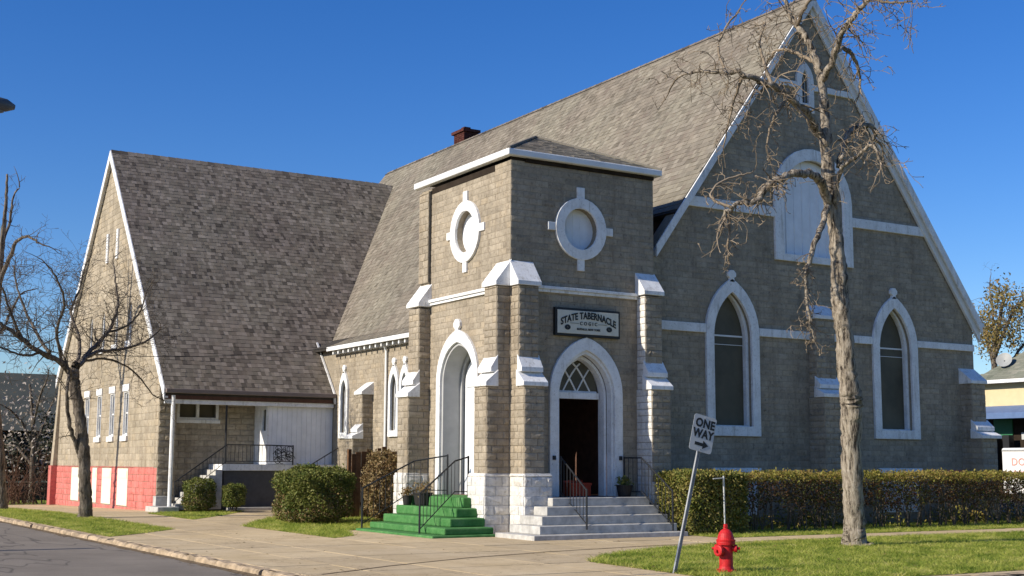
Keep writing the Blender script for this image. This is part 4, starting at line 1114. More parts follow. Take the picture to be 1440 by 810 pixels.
# ------------------------------------------------------------------ stairs
fs = thing('front_stairs', 'grey painted concrete stairs up to the open front door', 'stairs', (2.0, -1.6, 0))
for zt, zb, yf, x0, x1 in ((.10, -.03, -2.32, -.78, 3.45), (.28, .10, -1.95, -.40, 3.42), (.475, .28, -1.60, -.12, 3.42), (.67, .475, -1.25, .24, 3.42), (.86, .67, -.90, .62, 3.42)):
    m = MB(); yb = -.665 if x0 < .76 else -.03
    m.box(x0, x1, yf, -.664, zb, zt)
    if zt > .8: m.box(.77, 3.42, -.664, -.105, zb, zt)
    m.build('step', M['step'], fs, .012)
gs = thing('side_stairs', 'green carpeted stairs up to the sunlit side door', 'stairs', (-1.4, 1.7, 0))
for zt, zb, xf, y0, y1 in ((.055, -.03, -2.36, -.62, 3.42), (.205, .055, -1.98, -.48, 3.42), (.40, .205, -1.62, -.08, 3.40), (.61, .40, -1.27, .28, 3.40), (.85, .61, -.92, .58, 3.40)):
    m = MB(); m.box(xf, -.70 if y0 < .8 else -.05, y0, y1, zb, zt)
    if zt > .3: m.box(-.70, -.08, .80, y1, zb, zt)
    m.build('step', M['green'], gs, .03)

# ------------------------------------------------------------------ railings
def railing(name, label, path, foot, mat=None, spacing=.15, lower=.12, group=None, r=.016):
    """path: points of the top rail; foot: z of the ground/tread under each point"""
    mat = mat or M['iron']
    pts = [Vector(p) for p in path]
    t = thing(name, label, 'railing', (pts[0].x, pts[0].y, foot[0]), group)
    m = MB(); m.tube([tuple(p) for p in pts], r*1.25, 8); m.build('top_rail', mat, t)
    lo = [Vector((p.x, p.y, f+lower)) for p, f in zip(pts, foot)]
    m = MB(); m.tube([tuple(p) for p in lo], r*.8, 6); m.build('bottom_rail', mat, t)
    for k in (0, len(pts)-1):
        m = MB(); m.tube([(pts[k].x, pts[k].y, foot[k]), (pts[k].x, pts[k].y, pts[k].z+.03)], r*1.5, 8); m.build('post', mat, t)
    for i in range(len(pts)-1):
        d = Vector((pts[i+1].x-pts[i].x, pts[i+1].y-pts[i].y, 0)).length; n = max(1, int(d/spacing))
        for k in range(1, n+ (1 if i < len(pts)-2 else 0)):
            f = k/n; p, q = pts[i].lerp(pts[i+1], f), lo[i].lerp(lo[i+1], f)
            m = MB(); m.tube([tuple(q), tuple(p)], r*.55, 5); m.build('baluster', mat, t)
    return t
railing('handrail', 'black iron handrail running down the middle of the grey front stairs', [(1.28, -.25, 1.80), (.78, -2.05, 1.06)], [.86, .19], spacing=.22)
railing('handrail', 'black iron handrail between the grey front stairs and the hedge', [(3.24, -.12, 1.80), (3.30, -.75, 1.80), (3.16, -2.12, 1.03)], [.86, .86, .12])
railing('handrail', 'black iron handrail in the middle of the green stairs', [(-.35, 1.35, 1.80), (-.75, 1.30, 1.70), (-2.14, .42, .95)], [.85, .85, .03])
railing('handrail', 'black iron handrail on the lawn side of the green stairs', [(-.08, 2.9, 1.84), (-.75, 3.44, 1.70), (-2.12, 3.56, 1.02)], [.85, .85, .03])
railing('porch_railing', 'black iron railing climbing the porch steps and along the porch edge', [(-2.7, 17.14, .98), (-.93, 17.14, 2.24), (.62, 17.14, 2.24), (1.48, 17.14, 2.22)], [.2, 1.56, 1.56, 1.56], spacing=.13)
railing('porch_railing', 'short black iron railing rising past the white porch boarding', [(1.9, 16.6, 1.55), (3.15, 16.9, 2.2)], [.75, 1.3], spacing=.3)
m = MB()
sc = thing('iron_screen', 'dense black wrought iron scroll panel on the porch edge before white boarding', 'screen', (1.1, 17.08, 1.58))
for k in range(26):
    cx, cz, rr_ = random.uniform(.78, 1.44), random.uniform(1.68, 2.12), random.uniform(.05, .12)
    m.tube([(cx+rr_*math.cos(t), 17.08+random.uniform(-.01, .01), cz+rr_*math.sin(t)) for t in np.linspace(0, random.uniform(3, 6.2), 10)], .012, 4)
m.build('scrollwork', M['iron'], sc)

# ------------------------------------------------------------------ leaves
def leaf_cloud(c, size, u=None):
    n = len(c); a = rng.normal(size=(n, 3)); a /= np.linalg.norm(a, axis=1)[:,None]
    b = rng.normal(size=(n, 3)); b -= a*(a*b).sum(1)[:,None]; b /= np.linalg.norm(b, axis=1)[:,None]
    s = size*rng.uniform(.6, 1.35, n)[:,None]
    v = np.stack([c-a*s, c+b*s*.5, c+a*s, c-b*s*.5], 1)
    return v.reshape(-1, 3), np.arange(4*n).reshape(-1, 4)
def box_shell(x0, x1, y0, y1, z0, z1, n, depth=.16, rough=.07):
    """points near the surface of a clipped hedge"""
    Lx, Ly, Lz = x1-x0, y1-y0, z1-z0
    ar = np.array([Lx*Lz, Lx*Lz, Ly*Lz, Ly*Lz, Lx*Ly*1.2]); k = rng.choice(5, n, p=ar/ar.sum())
    p = rng.uniform([x0, y0, z0], [x1, y1, z1], (n, 3)); d = rng.exponential(depth*.5, n)
    wob = rough*(np.sin(p[:,0]*5.1+p[:,2]*3)+np.sin(p[:,0]*2.3+1)+np.sin(p[:,1]*4.7+p[:,2]*6))*.6+rng.normal(0, rough*.35, n)
    p[:,1] = np.where(k == 0, y0+d+wob, np.where(k == 1, y1-d-wob, p[:,1]))
    p[:,0] = np.where(k == 2, x0+d+wob, np.where(k == 3, x1-d-wob, p[:,0]))
    p[:,2] = np.where(k == 4, z1-d-wob*.7, p[:,2])
    return p
# the long hedge along the pavement, with a yellower clipped block at its near end
hg = thing('hedge', 'long clipped hedge with brown and green leaves running beside the pavement', 'hedge', (15, -1.45, 0))
n = 46000
p = box_shell(5.2, 27, -1.95, -.95, .42, 1.44, n)
gap = (np.sin(p[:,0]*2.1)+np.sin(p[:,0]*4.7+2)+np.sin(p[:,0]*.9+1))*.1
thin = np.clip(.5-.45*np.sin(p[:,0]*1.7+.6)-.35*np.sin(p[:,0]*3.9), .0, 1)
keep = ~((p[:,2] < .62+gap) & (rng.random(n) < .8)) & ~((p[:,2] < 1.15) & (rng.random(n) < thin*.35))
p = p[keep]
inn = rng.uniform([5.2, -1.8, .6], [27, -1.1, 1.3], (6000, 3))
stray = rng.uniform([5.2, -1.95, 1.38], [27, -.95, 1.45], (500, 3)); inn = np.concatenate([inn]+[stray+[0, 0, k*.03]+rng.normal(0, .012, stray.shape) for k in range(4)])
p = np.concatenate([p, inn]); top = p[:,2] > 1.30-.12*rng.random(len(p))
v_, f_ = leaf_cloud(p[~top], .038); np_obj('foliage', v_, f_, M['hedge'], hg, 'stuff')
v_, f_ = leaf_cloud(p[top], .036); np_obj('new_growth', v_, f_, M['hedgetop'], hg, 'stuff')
m = MB(); rr = random.Random(3)
for k in range(88):
    x = 5.3+k*.25+rr.uniform(-.08, .08); y = -1.45+rr.uniform(-.3, .3)
    for s_ in range(3):
        m.tube([(x+rr.uniform(-.05, .05), y+rr.uniform(-.05, .05), 0), (x+rr.uniform(-.12, .12), y+rr.uniform(-.12, .12), .5), (x+rr.uniform(-.25, .25), y+rr.uniform(-.3, .3), 1.15)], [.018, .012, .006], 4)
tag(m.build('stem', M['twig2'], hg), kind='stuff')
wd = rng.uniform([5.5, -.85, 0], [26, .25, .55], (9000, 3)); wn2 = np.sin(wd[:,0]*2.2)+np.sin(wd[:,0]*.83+1)+np.sin(wd[:,0]*5.3); wd = wd[(wd[:,2] < .2+.16*wn2)]
v_, f_ = leaf_cloud(wd, .05); tag(np_obj('ground_cover', v_, f_, M['hedgetop'], None, 'stuff'), 'low yellow green weeds growing between hedge and church wall')
hb = thing('hedge', 'leafy yellow green hedge end beside the front stairs behind the one way sign', 'hedge', (4.5, -1.4, 0))
p = box_shell(3.72, 5.5, -2.1, -.8, .02, 1.45, 17000)
v_, f_ = leaf_cloud(p, .040); np_obj('foliage', v_, f_, leaf_mat('privet_leaf', [(.06, .08, .015), (.13, .15, .03), (.21, .21, .045), (.28, .22, .07), (.15, .14, .035)], .2, 1.6, .45), hb, 'stuff')
m = MB()
for k in range(12):
    x, y = 3.9+rr.random()*1.4, -1.9+rr.random()*1.0
    m.tube([(x, y, 0), (x+rr.uniform(-.1, .1), y, .6), (x+rr.uniform(-.2, .2), y, 1.2)], [.02, .014, .006], 4)
m.build('stem', M['twig2'], hb)
def bush(name, label, c, rx, ry, h, n, mat, size=.035, z0=.05, flat=.5, stems=7, dead=0):
    t = thing(name, label, 'bush', (c[0], c[1], 0))
    a = rng.normal(size=(n, 3)); a /= np.linalg.norm(a, axis=1)[:,None]
    a /= (np.abs(a)**(2/flat)).sum(1)[:,None]**(flat/2)      # superellipsoid: flat 1 = ball, .4 = boxy
    r_ = 1-np.minimum(rng.exponential(.10, n), .8)
    wob = 1+.07*np.sin(a[:,0]*7+a[:,2]*5+c[0])+.06*np.sin(a[:,1]*9+a[:,2]*4)+rng.normal(0, .03, n)
    p = a*(r_*wob)[:,None]*np.array([rx, ry, h/2])+np.array([c[0], c[1], z0+h/2])
    p = p[p[:,2] > .03]
    if dead:
        q = (p[:,2] < h*(.45+.25*np.sin(p[:,0]*3+p[:,1]*2))) & (rng.random(len(p)) < dead)
        v_, f_ = leaf_cloud(p[q], size*.9); np_obj('dead_foliage', v_, f_, M['dry'], t, 'stuff'); p = p[~q]
    v_, f_ = leaf_cloud(p, size); np_obj('foliage', v_, f_, mat, t, 'stuff')
    m = MB()
    for k in range(stems):
        th = 2*PI*k/stems
        m.tube([(c[0]+.08*math.cos(th), c[1]+.08*math.sin(th), 0), (c[0]+rx*.35*math.cos(th), c[1]+ry*.35*math.sin(th), h*.4), (c[0]+rx*.7*math.cos(th), c[1]+ry*.7*math.sin(th), h*.8)], [.025, .018, .008], 5)
    m.build('stem', M['twig2'], t)
    return t
bush('bush', 'large clipped round evergreen bush on the lawn left of the green stairs', (-1.82, 7.35), .92, 1.08, 1.46, 26000, M['yew'], .038, flat=.55, dead=.5)
bush('bush', 'small rounded evergreen shrub with pale dead patches beside the white porch post', (-2.05, 16.5), .50, .48, 1.05, 7000, M['yew'], .035, flat=.6, dead=.35)
bush('bush', 'small squared evergreen shrub on two short stems under the porch railing', (-1.12, 15.75), .34, .32, .72, 4200, M['yew'], .033, .20, .45, 4)
# spiky plant by the path
sp = thing('yucca', 'low spiky green plant beside the path before the porch', 'plant', (.55, 15.6, 0))
m = MB()
for k in range(70):
    a, e_ = random.uniform(0, 2*PI), random.uniform(.25, 1.3); l = random.uniform(.35, .6)
    d = Vector((math.cos(a)*math.cos(e_), math.sin(a)*math.cos(e_), math.sin(e_))); s_ = Vector((-math.sin(a), math.cos(a), 0))*.022
    o = Vector((.55, 15.6, .05)); mid = o+d*l*.5
    m.add([tuple(o-s_*.6), tuple(o+s_*.6), tuple(mid+s_), tuple(o+d*l+Vector((0, 0, -.05))), tuple(mid-s_)], [(0, 1, 2, 4), (4, 2, 3)])
m.build('leaf_blades', M['yew'], sp, fix=False)['kind'] = 'stuff'
# wooden fence and the dry climber behind the green stairs
fe = thing('wooden_fence', 'weathered brown plank fence against the church between bush and green stairs', 'fence', (1.4, 9.6, 0))
k = 0; x = .32
while x < 3.0:
    w = random.uniform(.12, .17); z = random.uniform(1.9, 2.15)
    m = MB(); m.box(x, x+w, 9.6, 9.625, .05, z); m.build('plank', M['fencewood'], fe, .004); x += w+random.uniform(.006, .03)
m = MB(); m.box(.3, 3.05, 9.626, 9.68, .4, .48); m.box(.3, 3.05, 9.626, 9.68, 1.45, 1.53); m.build('rail', M['fencewood'], fe)
for x in (.22, 2.1):
    m = MB(); m.box(x, x+.1, 9.63, 9.73, 0, 2.05); m.build('post', M['fencewood'], fe)
bush('shrub', 'dry tan leafed shrub behind the green stairs beside the church buttress', (.82, 8.5), .5, .6, 1.9, 5200, M['dry'], .045, .05, .6, 9)
# plant pots
def pot(label, c, z, r_, h, plant):
    t = thing('plant_pot', label, 'plant pot', (*c, z))
    m = MB(); m.lathe((*c, z), [(r_*.72, 0), (r_*.8, h*.1), (r_, h*.92), (r_*1.08, h*.92), (r_*1.08, h), (r_*.9, h), (r_*.88, h*.9)], 18); m.build('pot', M['pot'], t, smooth=False)
    p = rng.normal(0, 1, (220, 3))*[r_*.45, r_*.45, .07]+[c[0], c[1], z+h+.08]
    v_, f_ = leaf_cloud(p, .035); np_obj('plant', v_, f_, plant, t, 'stuff')
pot('dark square looking planter at the top of the green stairs', (-.98, 2.5), .61, .24, .32, M['dry'])
pot('small dark pot beside the planter on the green stairs', (-1.1, 3.1), .61, .13, .24, M['dry'])
pot('pot of green plants on the front landing behind the iron railing', (3.02, -.42), .86, .2, .28, M['yew'])
# red-orange crate just inside the doorway
cr_ = thing('crate', 'bright orange red plastic crate standing inside the dark front doorway', 'crate', (2.3, .6, .862))
m = MB(); X0, X1, Y0, Y1, Z0, Z1 = 2.02, 2.60, .40, .78, .862, 1.24
m.box(X0, X1, Y0, Y1, Z0, Z0+.03); m.box(X0, X1, Y0, Y0+.02, Z0+.03, Z1-.08); m.box(X0, X1, Y1-.02, Y1, Z0+.03, Z1); m.box(X0, X0+.02, Y0+.021, Y1-.021, Z0+.03, Z1-.05); m.box(X1-.02, X1, Y0+.021, Y1-.021, Z0+.03, Z1-.05); m.box(X0-.02, X1+.02, Y0-.02, Y0, Z1-.12, Z1-.06)
m.build('bin', M['orange'], cr_, .008)

# ------------------------------------------------------------------ hydrant
hp = Vector((-2.62, -10.75, 0))
hy = thing('fire_hydrant', 'red cast iron fire hydrant standing in the grass verge', 'fire hydrant', hp)
m = MB(); m.lathe(hp, [(.155, -.02), (.155, .035), (.125, .04), (.115, .06), (.105, .10), (.105, .42), (.14, .425), (.145, .46), (.14, .47)], 28); m.build('barrel', M['red'], hy)
m = MB(); m.lathe(hp, [(.145, .472), (.15, .50), (.13, .505), (.125, .54), (.105, .60), (.07, .645), (.035, .665), (.034, .68)], 28); m.build('bonnet', M['red'], hy)
m = MB(); m.lathe(hp, [(.032, .68), (.036, .685), (.032, .735), (.02, .74)], 5); m.build('operating_nut', M['red'], hy)
tc = (CAM-hp); tc.z = 0; tc.normalize(); sd_ = Vector((-tc.y, tc.x, 0))
def nozzle(d, r_, l, z, name):
    m = MB(); o = hp+Vector((0, 0, z)); 
    m.tube([tuple(o+d*.08), tuple(o+d*(.10+l*.35))], [r_*.8, r_*.8], 16); m.tube([tuple(o+d*(.10+l*.35)), tuple(o+d*(.10+l*.45)), tuple(o+d*(.10+l*.9)), tuple(o+d*(.10+l))], [r_, r_*1.05, r_, r_*.8], 16); m.tube([tuple(o+d*(.10+l)), tuple(o+d*(.14+l))], .022, 5)
    m.build(name, M['red'], hy)
nozzle((tc*.75-sd_*.66).normalized(), .085, .10, .34, 'pumper_nozzle'); nozzle((sd_+tc*.1).normalized(), .058, .075, .37, 'hose_nozzle'); nozzle((-sd_+tc*.0).normalized(), .058, .075, .37, 'hose_nozzle')
m = MB()
for k in range(8):
    a = 2*PI*k/8
    for r_, z in ((.135, .037), (.128, .47)): m.lathe((hp.x+r_*math.cos(a), hp.y+r_*math.sin(a), z), [(.014, 0), (.014, .022)], 6)
m.build('flange_bolt', M['red'], hy)

# ------------------------------------------------------------------ one way sign
sb = Vector((-3.37, -10.41, 0)); st = Vector((-2.72, -10.41, 2.40))
ow_ = thing('one_way_sign', 'grey one way traffic sign on a leaning steel post in the grass', 'traffic sign', sb)
ax = (st-sb).normalized()
m = MB(); w0, w1 = .032, .016
X_ = Vector((ax.z, 0, -ax.x)); 
def pf_(s, a, c): q = sb+ax*s+X_*a+Vector((0, -1, 0))*c; return (q.x, q.y, q.z)
m.fr = pf_
m.box(-.3, 2.44, -.028, .028, 0, .006); m.box(-.3, 2.44, -.028, -.022, .006, .03); m.box(-.3, 2.44, .022, .028, .006, .03)
m.build('post', M['galv'], ow_)
ang = -R(4.0)
lean = math.atan2(ax.x, ax.z)
rot_u = Vector((math.cos(R(-6)), math.sin(R(-6)), 0))
rot_n = Vector((math.sin(R(-6)), -math.cos(R(-6)), 0))
pc = sb+ax*2.20+Vector((0, -.04, 0))
def sf(a, b, c):
    tl = lean-R(2); aa = a*math.cos(tl)+b*math.sin(tl); bb = -a*math.sin(tl)+b*math.cos(tl)
    q = pc+rot_u*aa+rot_n*c; return (q.x, q.y, q.z+bb)
m = MB(sf)
rc = [(.17*sx+.04*math.cos(t), .245*sy+.04*math.sin(t)) for sx, sy, t0 in ((1, 1, 0), (-1, 1, PI/2), (-1, -1, PI), (1, -1, 1.5*PI)) for t in np.linspace(t0, t0+PI/2, 5)]
m.prism(rc, 0, .004); m.build('panel', M['signface'], ow_)
lettering('letters', 'ONE', .185, sf, 0.01, .155, .006, M['black'], ow_, depth=.002, bold=.04, wide=.9)
lettering('letters', 'WAY', .185, sf, 0.005, -.01, .006, M['black'], ow_, depth=.002, bold=.04, wide=.86)
m = MB(sf); m.prism([(-.12, -.195), (.03, -.195), (.03, -.235), (.135, -.17), (.03, -.105), (.03, -.145), (-.12, -.145)], .004, .008); m.build('arrow', M['black'], ow_)
m = MB(sf)
for b_ in (.25, -.25): m.lathe(sf(0, b_, .004), [(.012, -.004), (.012, .006)], 8, 'y')
m.build('bolt', M['galv'], ow_)
# thin stake with a crossbar in front of the hedge
sk = thing('garden_stake', 'thin pale stake with a short crossbar in front of the hedge', 'stake', (4.62, -2.25, 0))
m = MB(); m.tube([(4.62, -2.25, -.05), (4.60, -2.25, 1.38)], .022, 6); m.build('upright', M['signface'], sk)
m = MB(); m.tube([(4.28, -2.25, 1.31), (4.63, -2.25, 1.33)], .014, 6); m.build('crossbar', M['signface'], sk)

# ------------------------------------------------------------------ street lamp
lamp = thing('street_lamp', 'street lamp head reaching in at the upper left of the sky', 'street lamp', (-17.9, -10, 0))
m = MB(); m.tube([(-17.9, -10, -.1), (-17.9, -10, 3), (-17.9, -10, 6.0)], [.11, .095, .075], 12); m.build('pole', M['galv'], lamp)
m = MB(); m.tube([(-17.9, -10, 5.7), (-17.2, -10, 6.02), (-16, -10, 6.12), (-13.75, -10, 6.0)], [.045, .04, .035, .03], 8); m.build('arm', M['galv'], lamp)
m = MB(); m.tube([(-13.85, -10, 5.99), (-13.7, -10, 5.99), (-13.5, -10, 5.98), (-13.3, -10, 5.965), (-13.2, -10, 5.955)], [.05, .085, .095, .08, .03], 14); m.build('lamp_head', simple('lamp_housing', (.10, .10, .10), .5, .4, .2, 5), lamp, smooth=True)
m = MB(); m.tube([(-13.66, -10, 5.91), (-13.5, -10, 5.885), (-13.33, -10, 5.90)], [.03, .07, .03], 12); m.build('lens', M['panegrey'], lamp, smooth=True)

# ------------------------------------------------------------------ trees
def smooth_path(pts, k=4):
    """Catmull-Rom through control points with radii (p, r)"""
    P = [Vector(p) for p, r in pts]; Rr = [r for p, r in pts]; o = []; ro = []
    for i in range(len(P)-1):
        a, b, c, d = P[max(i-1, 0)], P[i], P[i+1], P[min(i+2, len(P)-1)]
        for j in range(k):
            t = j/k
            o.append(.5*((2*b)+(c-a)*t+(2*a-5*b+4*c-d)*t*t+(3*b-3*c+d-a)*t**3)); ro.append(Rr[i]+(Rr[i+1]-Rr[i])*t)
    o.append(P[-1]); ro.append(Rr[-1]); return o, ro
def rand_dir(rr): 
    z = rr.uniform(-1, 1); a = rr.uniform(0, 2*PI); s = math.sqrt(1-z*z); return Vector((s*math.cos(a), s*math.sin(a), z))
def twig(m, p, d, r, l, lev, rr, droop, curl, knob, seg=.11, kids=3, lumps=None):
    """one crooked twig with side twigs"""
    n = max(3, int(l/seg)); pts = [p]; q = Vector(p); d = Vector(d).normalized(); cv = rand_dir(rr)*curl
    for i in range(n):
        d = (d+rand_dir(rr)*.33+cv*.18+Vector((0, 0, droop*(.4+i/n)))*.2).normalized(); q = q+d*(l/n); pts.append(q.copy())
    rad = [max(.0042 if knob == 0 else .0062, r*(1-.8*i/n)) for i in range(n+1)]
    m.tube([tuple(x) for x in pts], rad, 4 if r < .02 else 6, False)
    if knob and lumps is not None:
        for x in pts[1:]:
            if rr.random() < knob: lumps.append((x, rr.uniform(.014, .028)))
    if lev > 0:
        for k in range(kids):
            i = rr.randint(1, n); a = rand_dir(rr); dd = (pts[i]-pts[i-1]).normalized()
            twig(m, pts[i], dd*.7+a*.9, rad[i]*.75, l*rr.uniform(.35, .65), lev-1, rr, droop, curl, knob, seg, kids, lumps)
def tree(label, base, depth0, trunk, limbs, mats, seed, tw, name='bare_tree', group=None):
    """trunk and limbs: lists of (px, py, depth offset, radius in px)"""
    rr = random.Random(seed)
    def W_(q): dd = depth0+q[2]; return at(q[0], q[1], dd), q[3]*dd/FPX
    t = thing(name, label, 'tree', base, group)
    P_, Rd = smooth_path([W_(q) for q in trunk], 9)
    m = MB(); rj = [r_*(1+rr.uniform(-.06, .06)) for r_ in Rd]
    P_ = [p+Vector((rr.uniform(-.012, .012), rr.uniform(-.012, .012), 0)) for p in P_]
    m.tube([tuple(p) for p in P_], rj, 22)
    cen = [P_[i//22] for i in range(len(m.v))]
    m.v = [tuple(c_+(Vector(v0)-c_)*(1+.16*(mnoise.noise(Vector((v0[0]*9, v0[1]*9, v0[2]*3.2)))+.5*mnoise.noise(Vector((v0[0]*22, v0[1]*22, v0[2]*9)))))) for v0, c_ in zip(m.v, cen)]
    m.build('trunk', mats[0], t, smooth=True)
    tm = MB(); lumps = []
    for li, lb in enumerate(limbs):
        P_, Rd = smooth_path([W_(q) for q in lb['p']], 5); P_ = [P_[0]]+[p+rand_dir(rr)*min(.045, Rd[0]*.35) for p in P_[1:]]
        m = MB(); m.tube([tuple(p) for p in P_], [max(.008, r_*(1+rr.uniform(-.08, .08))) for r_ in Rd], 9); m.build('limb', mats[0] if Rd[0] > .05 else mats[1], t, smooth=True)
        dens = lb.get('n', tw['n'])
        L_ = [(P_[i+1]-P_[i]).length for i in range(len(P_)-1)]; tot = sum(L_)
        s0 = lb.get('from', .25)
        for k in range(int(tot*dens)):
            u = s0+(1-s0)*rr.random(); x = u*tot; i = 0
            while i < len(L_)-1 and x > L_[i]: x -= L_[i]; i += 1
            p = P_[i].lerp(P_[i+1], min(1, x/max(1e-6, L_[i]))); dd = (P_[i+1]-P_[i]).normalized()
            d = dd*tw['fwd']+rand_dir(rr)+Vector((0, 0, lb.get('up', tw['up'])))
            twig(tm, p, d, max(.006, Rd[i]*.30), lb.get('l', tw['l'])*rr.uniform(.5, 1.25), tw['lev'], rr, tw['droop'], tw['curl'], tw['knob'], tw.get('seg', .11), tw['kids'], lumps)
        if lb.get('tip', True):
            twig(tm, P_[-1], P_[-1]-P_[-2], Rd[-1], tw['l'], tw['lev'], rr, tw['droop'], tw['curl'], tw['knob'], tw.get('seg', .11), tw['kids'], lumps)
    tag(tm.build('twigs', mats[1], t, fix=False), kind='stuff')
    if lumps:
        c = np.array([tuple(l[0]) for l in lumps]); v_, f_ = leaf_cloud(c, .026); np_obj('buds', v_, f_, mats[1], t, 'stuff')
    return t
rt = [(1205, 781, 0, 29), (1204, 770, 0, 21.5), (1202, 757, 0, 16.8), (1201, 735, 0, 14.6), (1200, 690, 0, 13.65), (1197, 630, 0, 14.11), (1198, 575, 0, 15.02), (1196, 553, 0, 15.47), (1190, 515, 0, 12.74), (1187, 470, 0, 11.83), (1181, 420, 0, 11.83), (1180, 380, .05, 10.92), (1175, 330, .1, 10.01), (1168, 280, .15, 9.55), (1165, 240, .2, 9.10), (1162, 200, .25, 8.64), (1160, 160, .3, 6.83), (1156, 125, .35, 5.92), (1153, 100, .4, 5.46)]
rl = [
 {'p': [(1162, 205, .25, 8), (1148, 179, .1, 7), (1129, 153, -.3, 6), (1110, 134, -.7, 5), (1087, 121, -1.0, 4.6), (1065, 113, -1.2, 4.2), (1036, 101, -1.3, 3.6), (1007, 99, -1.2, 3), (985, 100, -1.0, 2.4), (956, 109, -.8, 1.7)], 'n': 9, 'from': .2, 'up': -.2},
 {'p': [(1153, 102, .4, 6), (1146, 82, .5, 5.5), (1137, 62, .6, 5), (1127, 43, .7, 4.6), (1119, 32, .8, 4), (1108, 14, .9, 3.2), (1098, -12, 1.0, 2.4), (1080, -40, 1.1, 1.6)], 'n': 7},
 {'p': [(1122, 36, .7, 3), (1128, 17, .4, 2.6), (1139, 0, .2, 2.2), (1150, -25, .1, 1.6)], 'n': 5},
 {'p': [(1156, 112, .35, 5), (1169, 90, -.1, 4.6), (1178, 61, -.4, 4.2), (1194, 32, -.8, 4), (1209, 13, -1.0, 3.6), (1225, -4, -1.2, 3), (1255, -20, -1.4, 2)], 'n': 13, 'from': .3, 'up': -.25},
 {'p': [(1170, 88, -.1, 3.6), (1180, 69, .2, 3.3), (1194, 72, .5, 3), (1204, 87, .8, 2.6), (1210, 110, 1.0, 1.8)], 'n': 7},
 {'p': [(1224, -3, -1.2, 2.6), (1240, 2, -1.5, 2), (1262, 4, -1.8, 1.5), (1282, 2, -2, 1.1)], 'n': 14, 'up': -.3, 'tip': False},
 {'p': [(1166, 290, .15, 7), (1158, 266, -.2, 6.5), (1146, 247, -.5, 6), (1123, 244, -.9, 5.6), (1103, 249, -1.2, 5.2), (1081, 262, -1.5, 4.8), (1063, 283, -1.7, 4.4), (1042, 286, -1.8, 3.2), (1023, 297, -1.9, 2.6), (1018, 305, -1.9, 2.0)], 'n': 9, 'from': .5, 'up': -.3, 'l': .5},
 {'p': [(1023, 297, -1.9, 2.4), (1026, 320, -1.9, 2.0), (1024, 345, -1.95, 1.6), (1025, 372, -1.9, 1.2)], 'n': 11, 'from': .1, 'up': -.5, 'l': .3, 'tip': False},
 {'p': [(1030, 292, -1.9, 2.2), (1000, 278, -1.6, 1.8), (1010, 258, -1.3, 1.5), (1035, 248, -1.1, 1.3), (1058, 243, -1.0, 1.0)], 'n': 7, 'l': .4},
 {'p': [(1180, 235, .2, 5), (1191, 193, .5, 4.4), (1205, 180, .8, 4), (1226, 178, 1.1, 3.4), (1230, 198, 1.3, 2.2)], 'n': 8, 'up': -.3},
 {'p': [(1172, 300, .1, 4), (1182, 240, -.3, 3.2), (1202, 222, -.6, 2.6), (1226, 205, -.9, 2.0), (1238, 230, -1.1, 1.4)], 'n': 8, 'up': -.3},
 {'p': [(1166, 285, .1, 5), (1155, 317, -.5, 4.2), (1141, 357, -.9, 3.8), (1134, 385, -1.0, 3.2), (1135, 420, -1.0, 2.4), (1140, 455, -1.0, 1.8), (1145, 480, -1.0, 1.2)], 'n': 11, 'from': .45, 'up': -.6, 'l': .32, 'tip': False},
 {'p': [(1110, 134, -.7, 3), (1098, 150, -.9, 2.4), (1085, 175, -1.0, 1.8), (1078, 205, -1.05, 1.2)], 'n': 8, 'up': -.4, 'l': .4},
 {'p': [(1046, 104, -1.3, 2.6), (1038, 125, -1.2, 2.2), (1030, 150, -1.1, 1.6), (1022, 185, -1.1, 1.2)], 'n': 11, 'up': -.4, 'l': .45},
 {'p': [(1087, 121, -1.0, 2.6), (1075, 90, -.6, 2.2), (1068, 60, -.3, 1.8), (1075, 35, 0, 1.4)], 'n': 8, 'l': .5},
 {'p': [(1020, 100, -1.25, 2.2), (1010, 70, -.9, 1.8), (1020, 40, -.7, 1.5), (1040, 15, -.5, 1.1)], 'n': 6, 'l': .5},
 {'p': [(1150, 90, .45, 3), (1120, 75, .9, 2.6), (1095, 70, 1.2, 2), (1080, 85, 1.4, 1.4)], 'n': 7, 'l': .5},
]
tree('tall bare pruned tree with pale bark standing in the front verge', atz(1203, 768), dep(atz(1203, 768)), rt, rl, (M['bark'], M['twig']), 5,
     dict(n=6.5, fwd=.5, up=-.05, l=.78, lev=2, droop=-.85, curl=2.0, knob=.16, kids=2, seg=.09), 'tall_bare_tree')
lt = [(120, 735, 0, 15), (120, 726, 0, 10.5), (120, 700, 0, 8.5), (119, 665, 0, 8.2), (117, 630, 0, 8.4), (114, 600, 0, 8), (110, 570, 0, 7.6), (105, 545, 0, 7.8), (104, 524, 0, 7.4), (108, 510, .1, 5)]
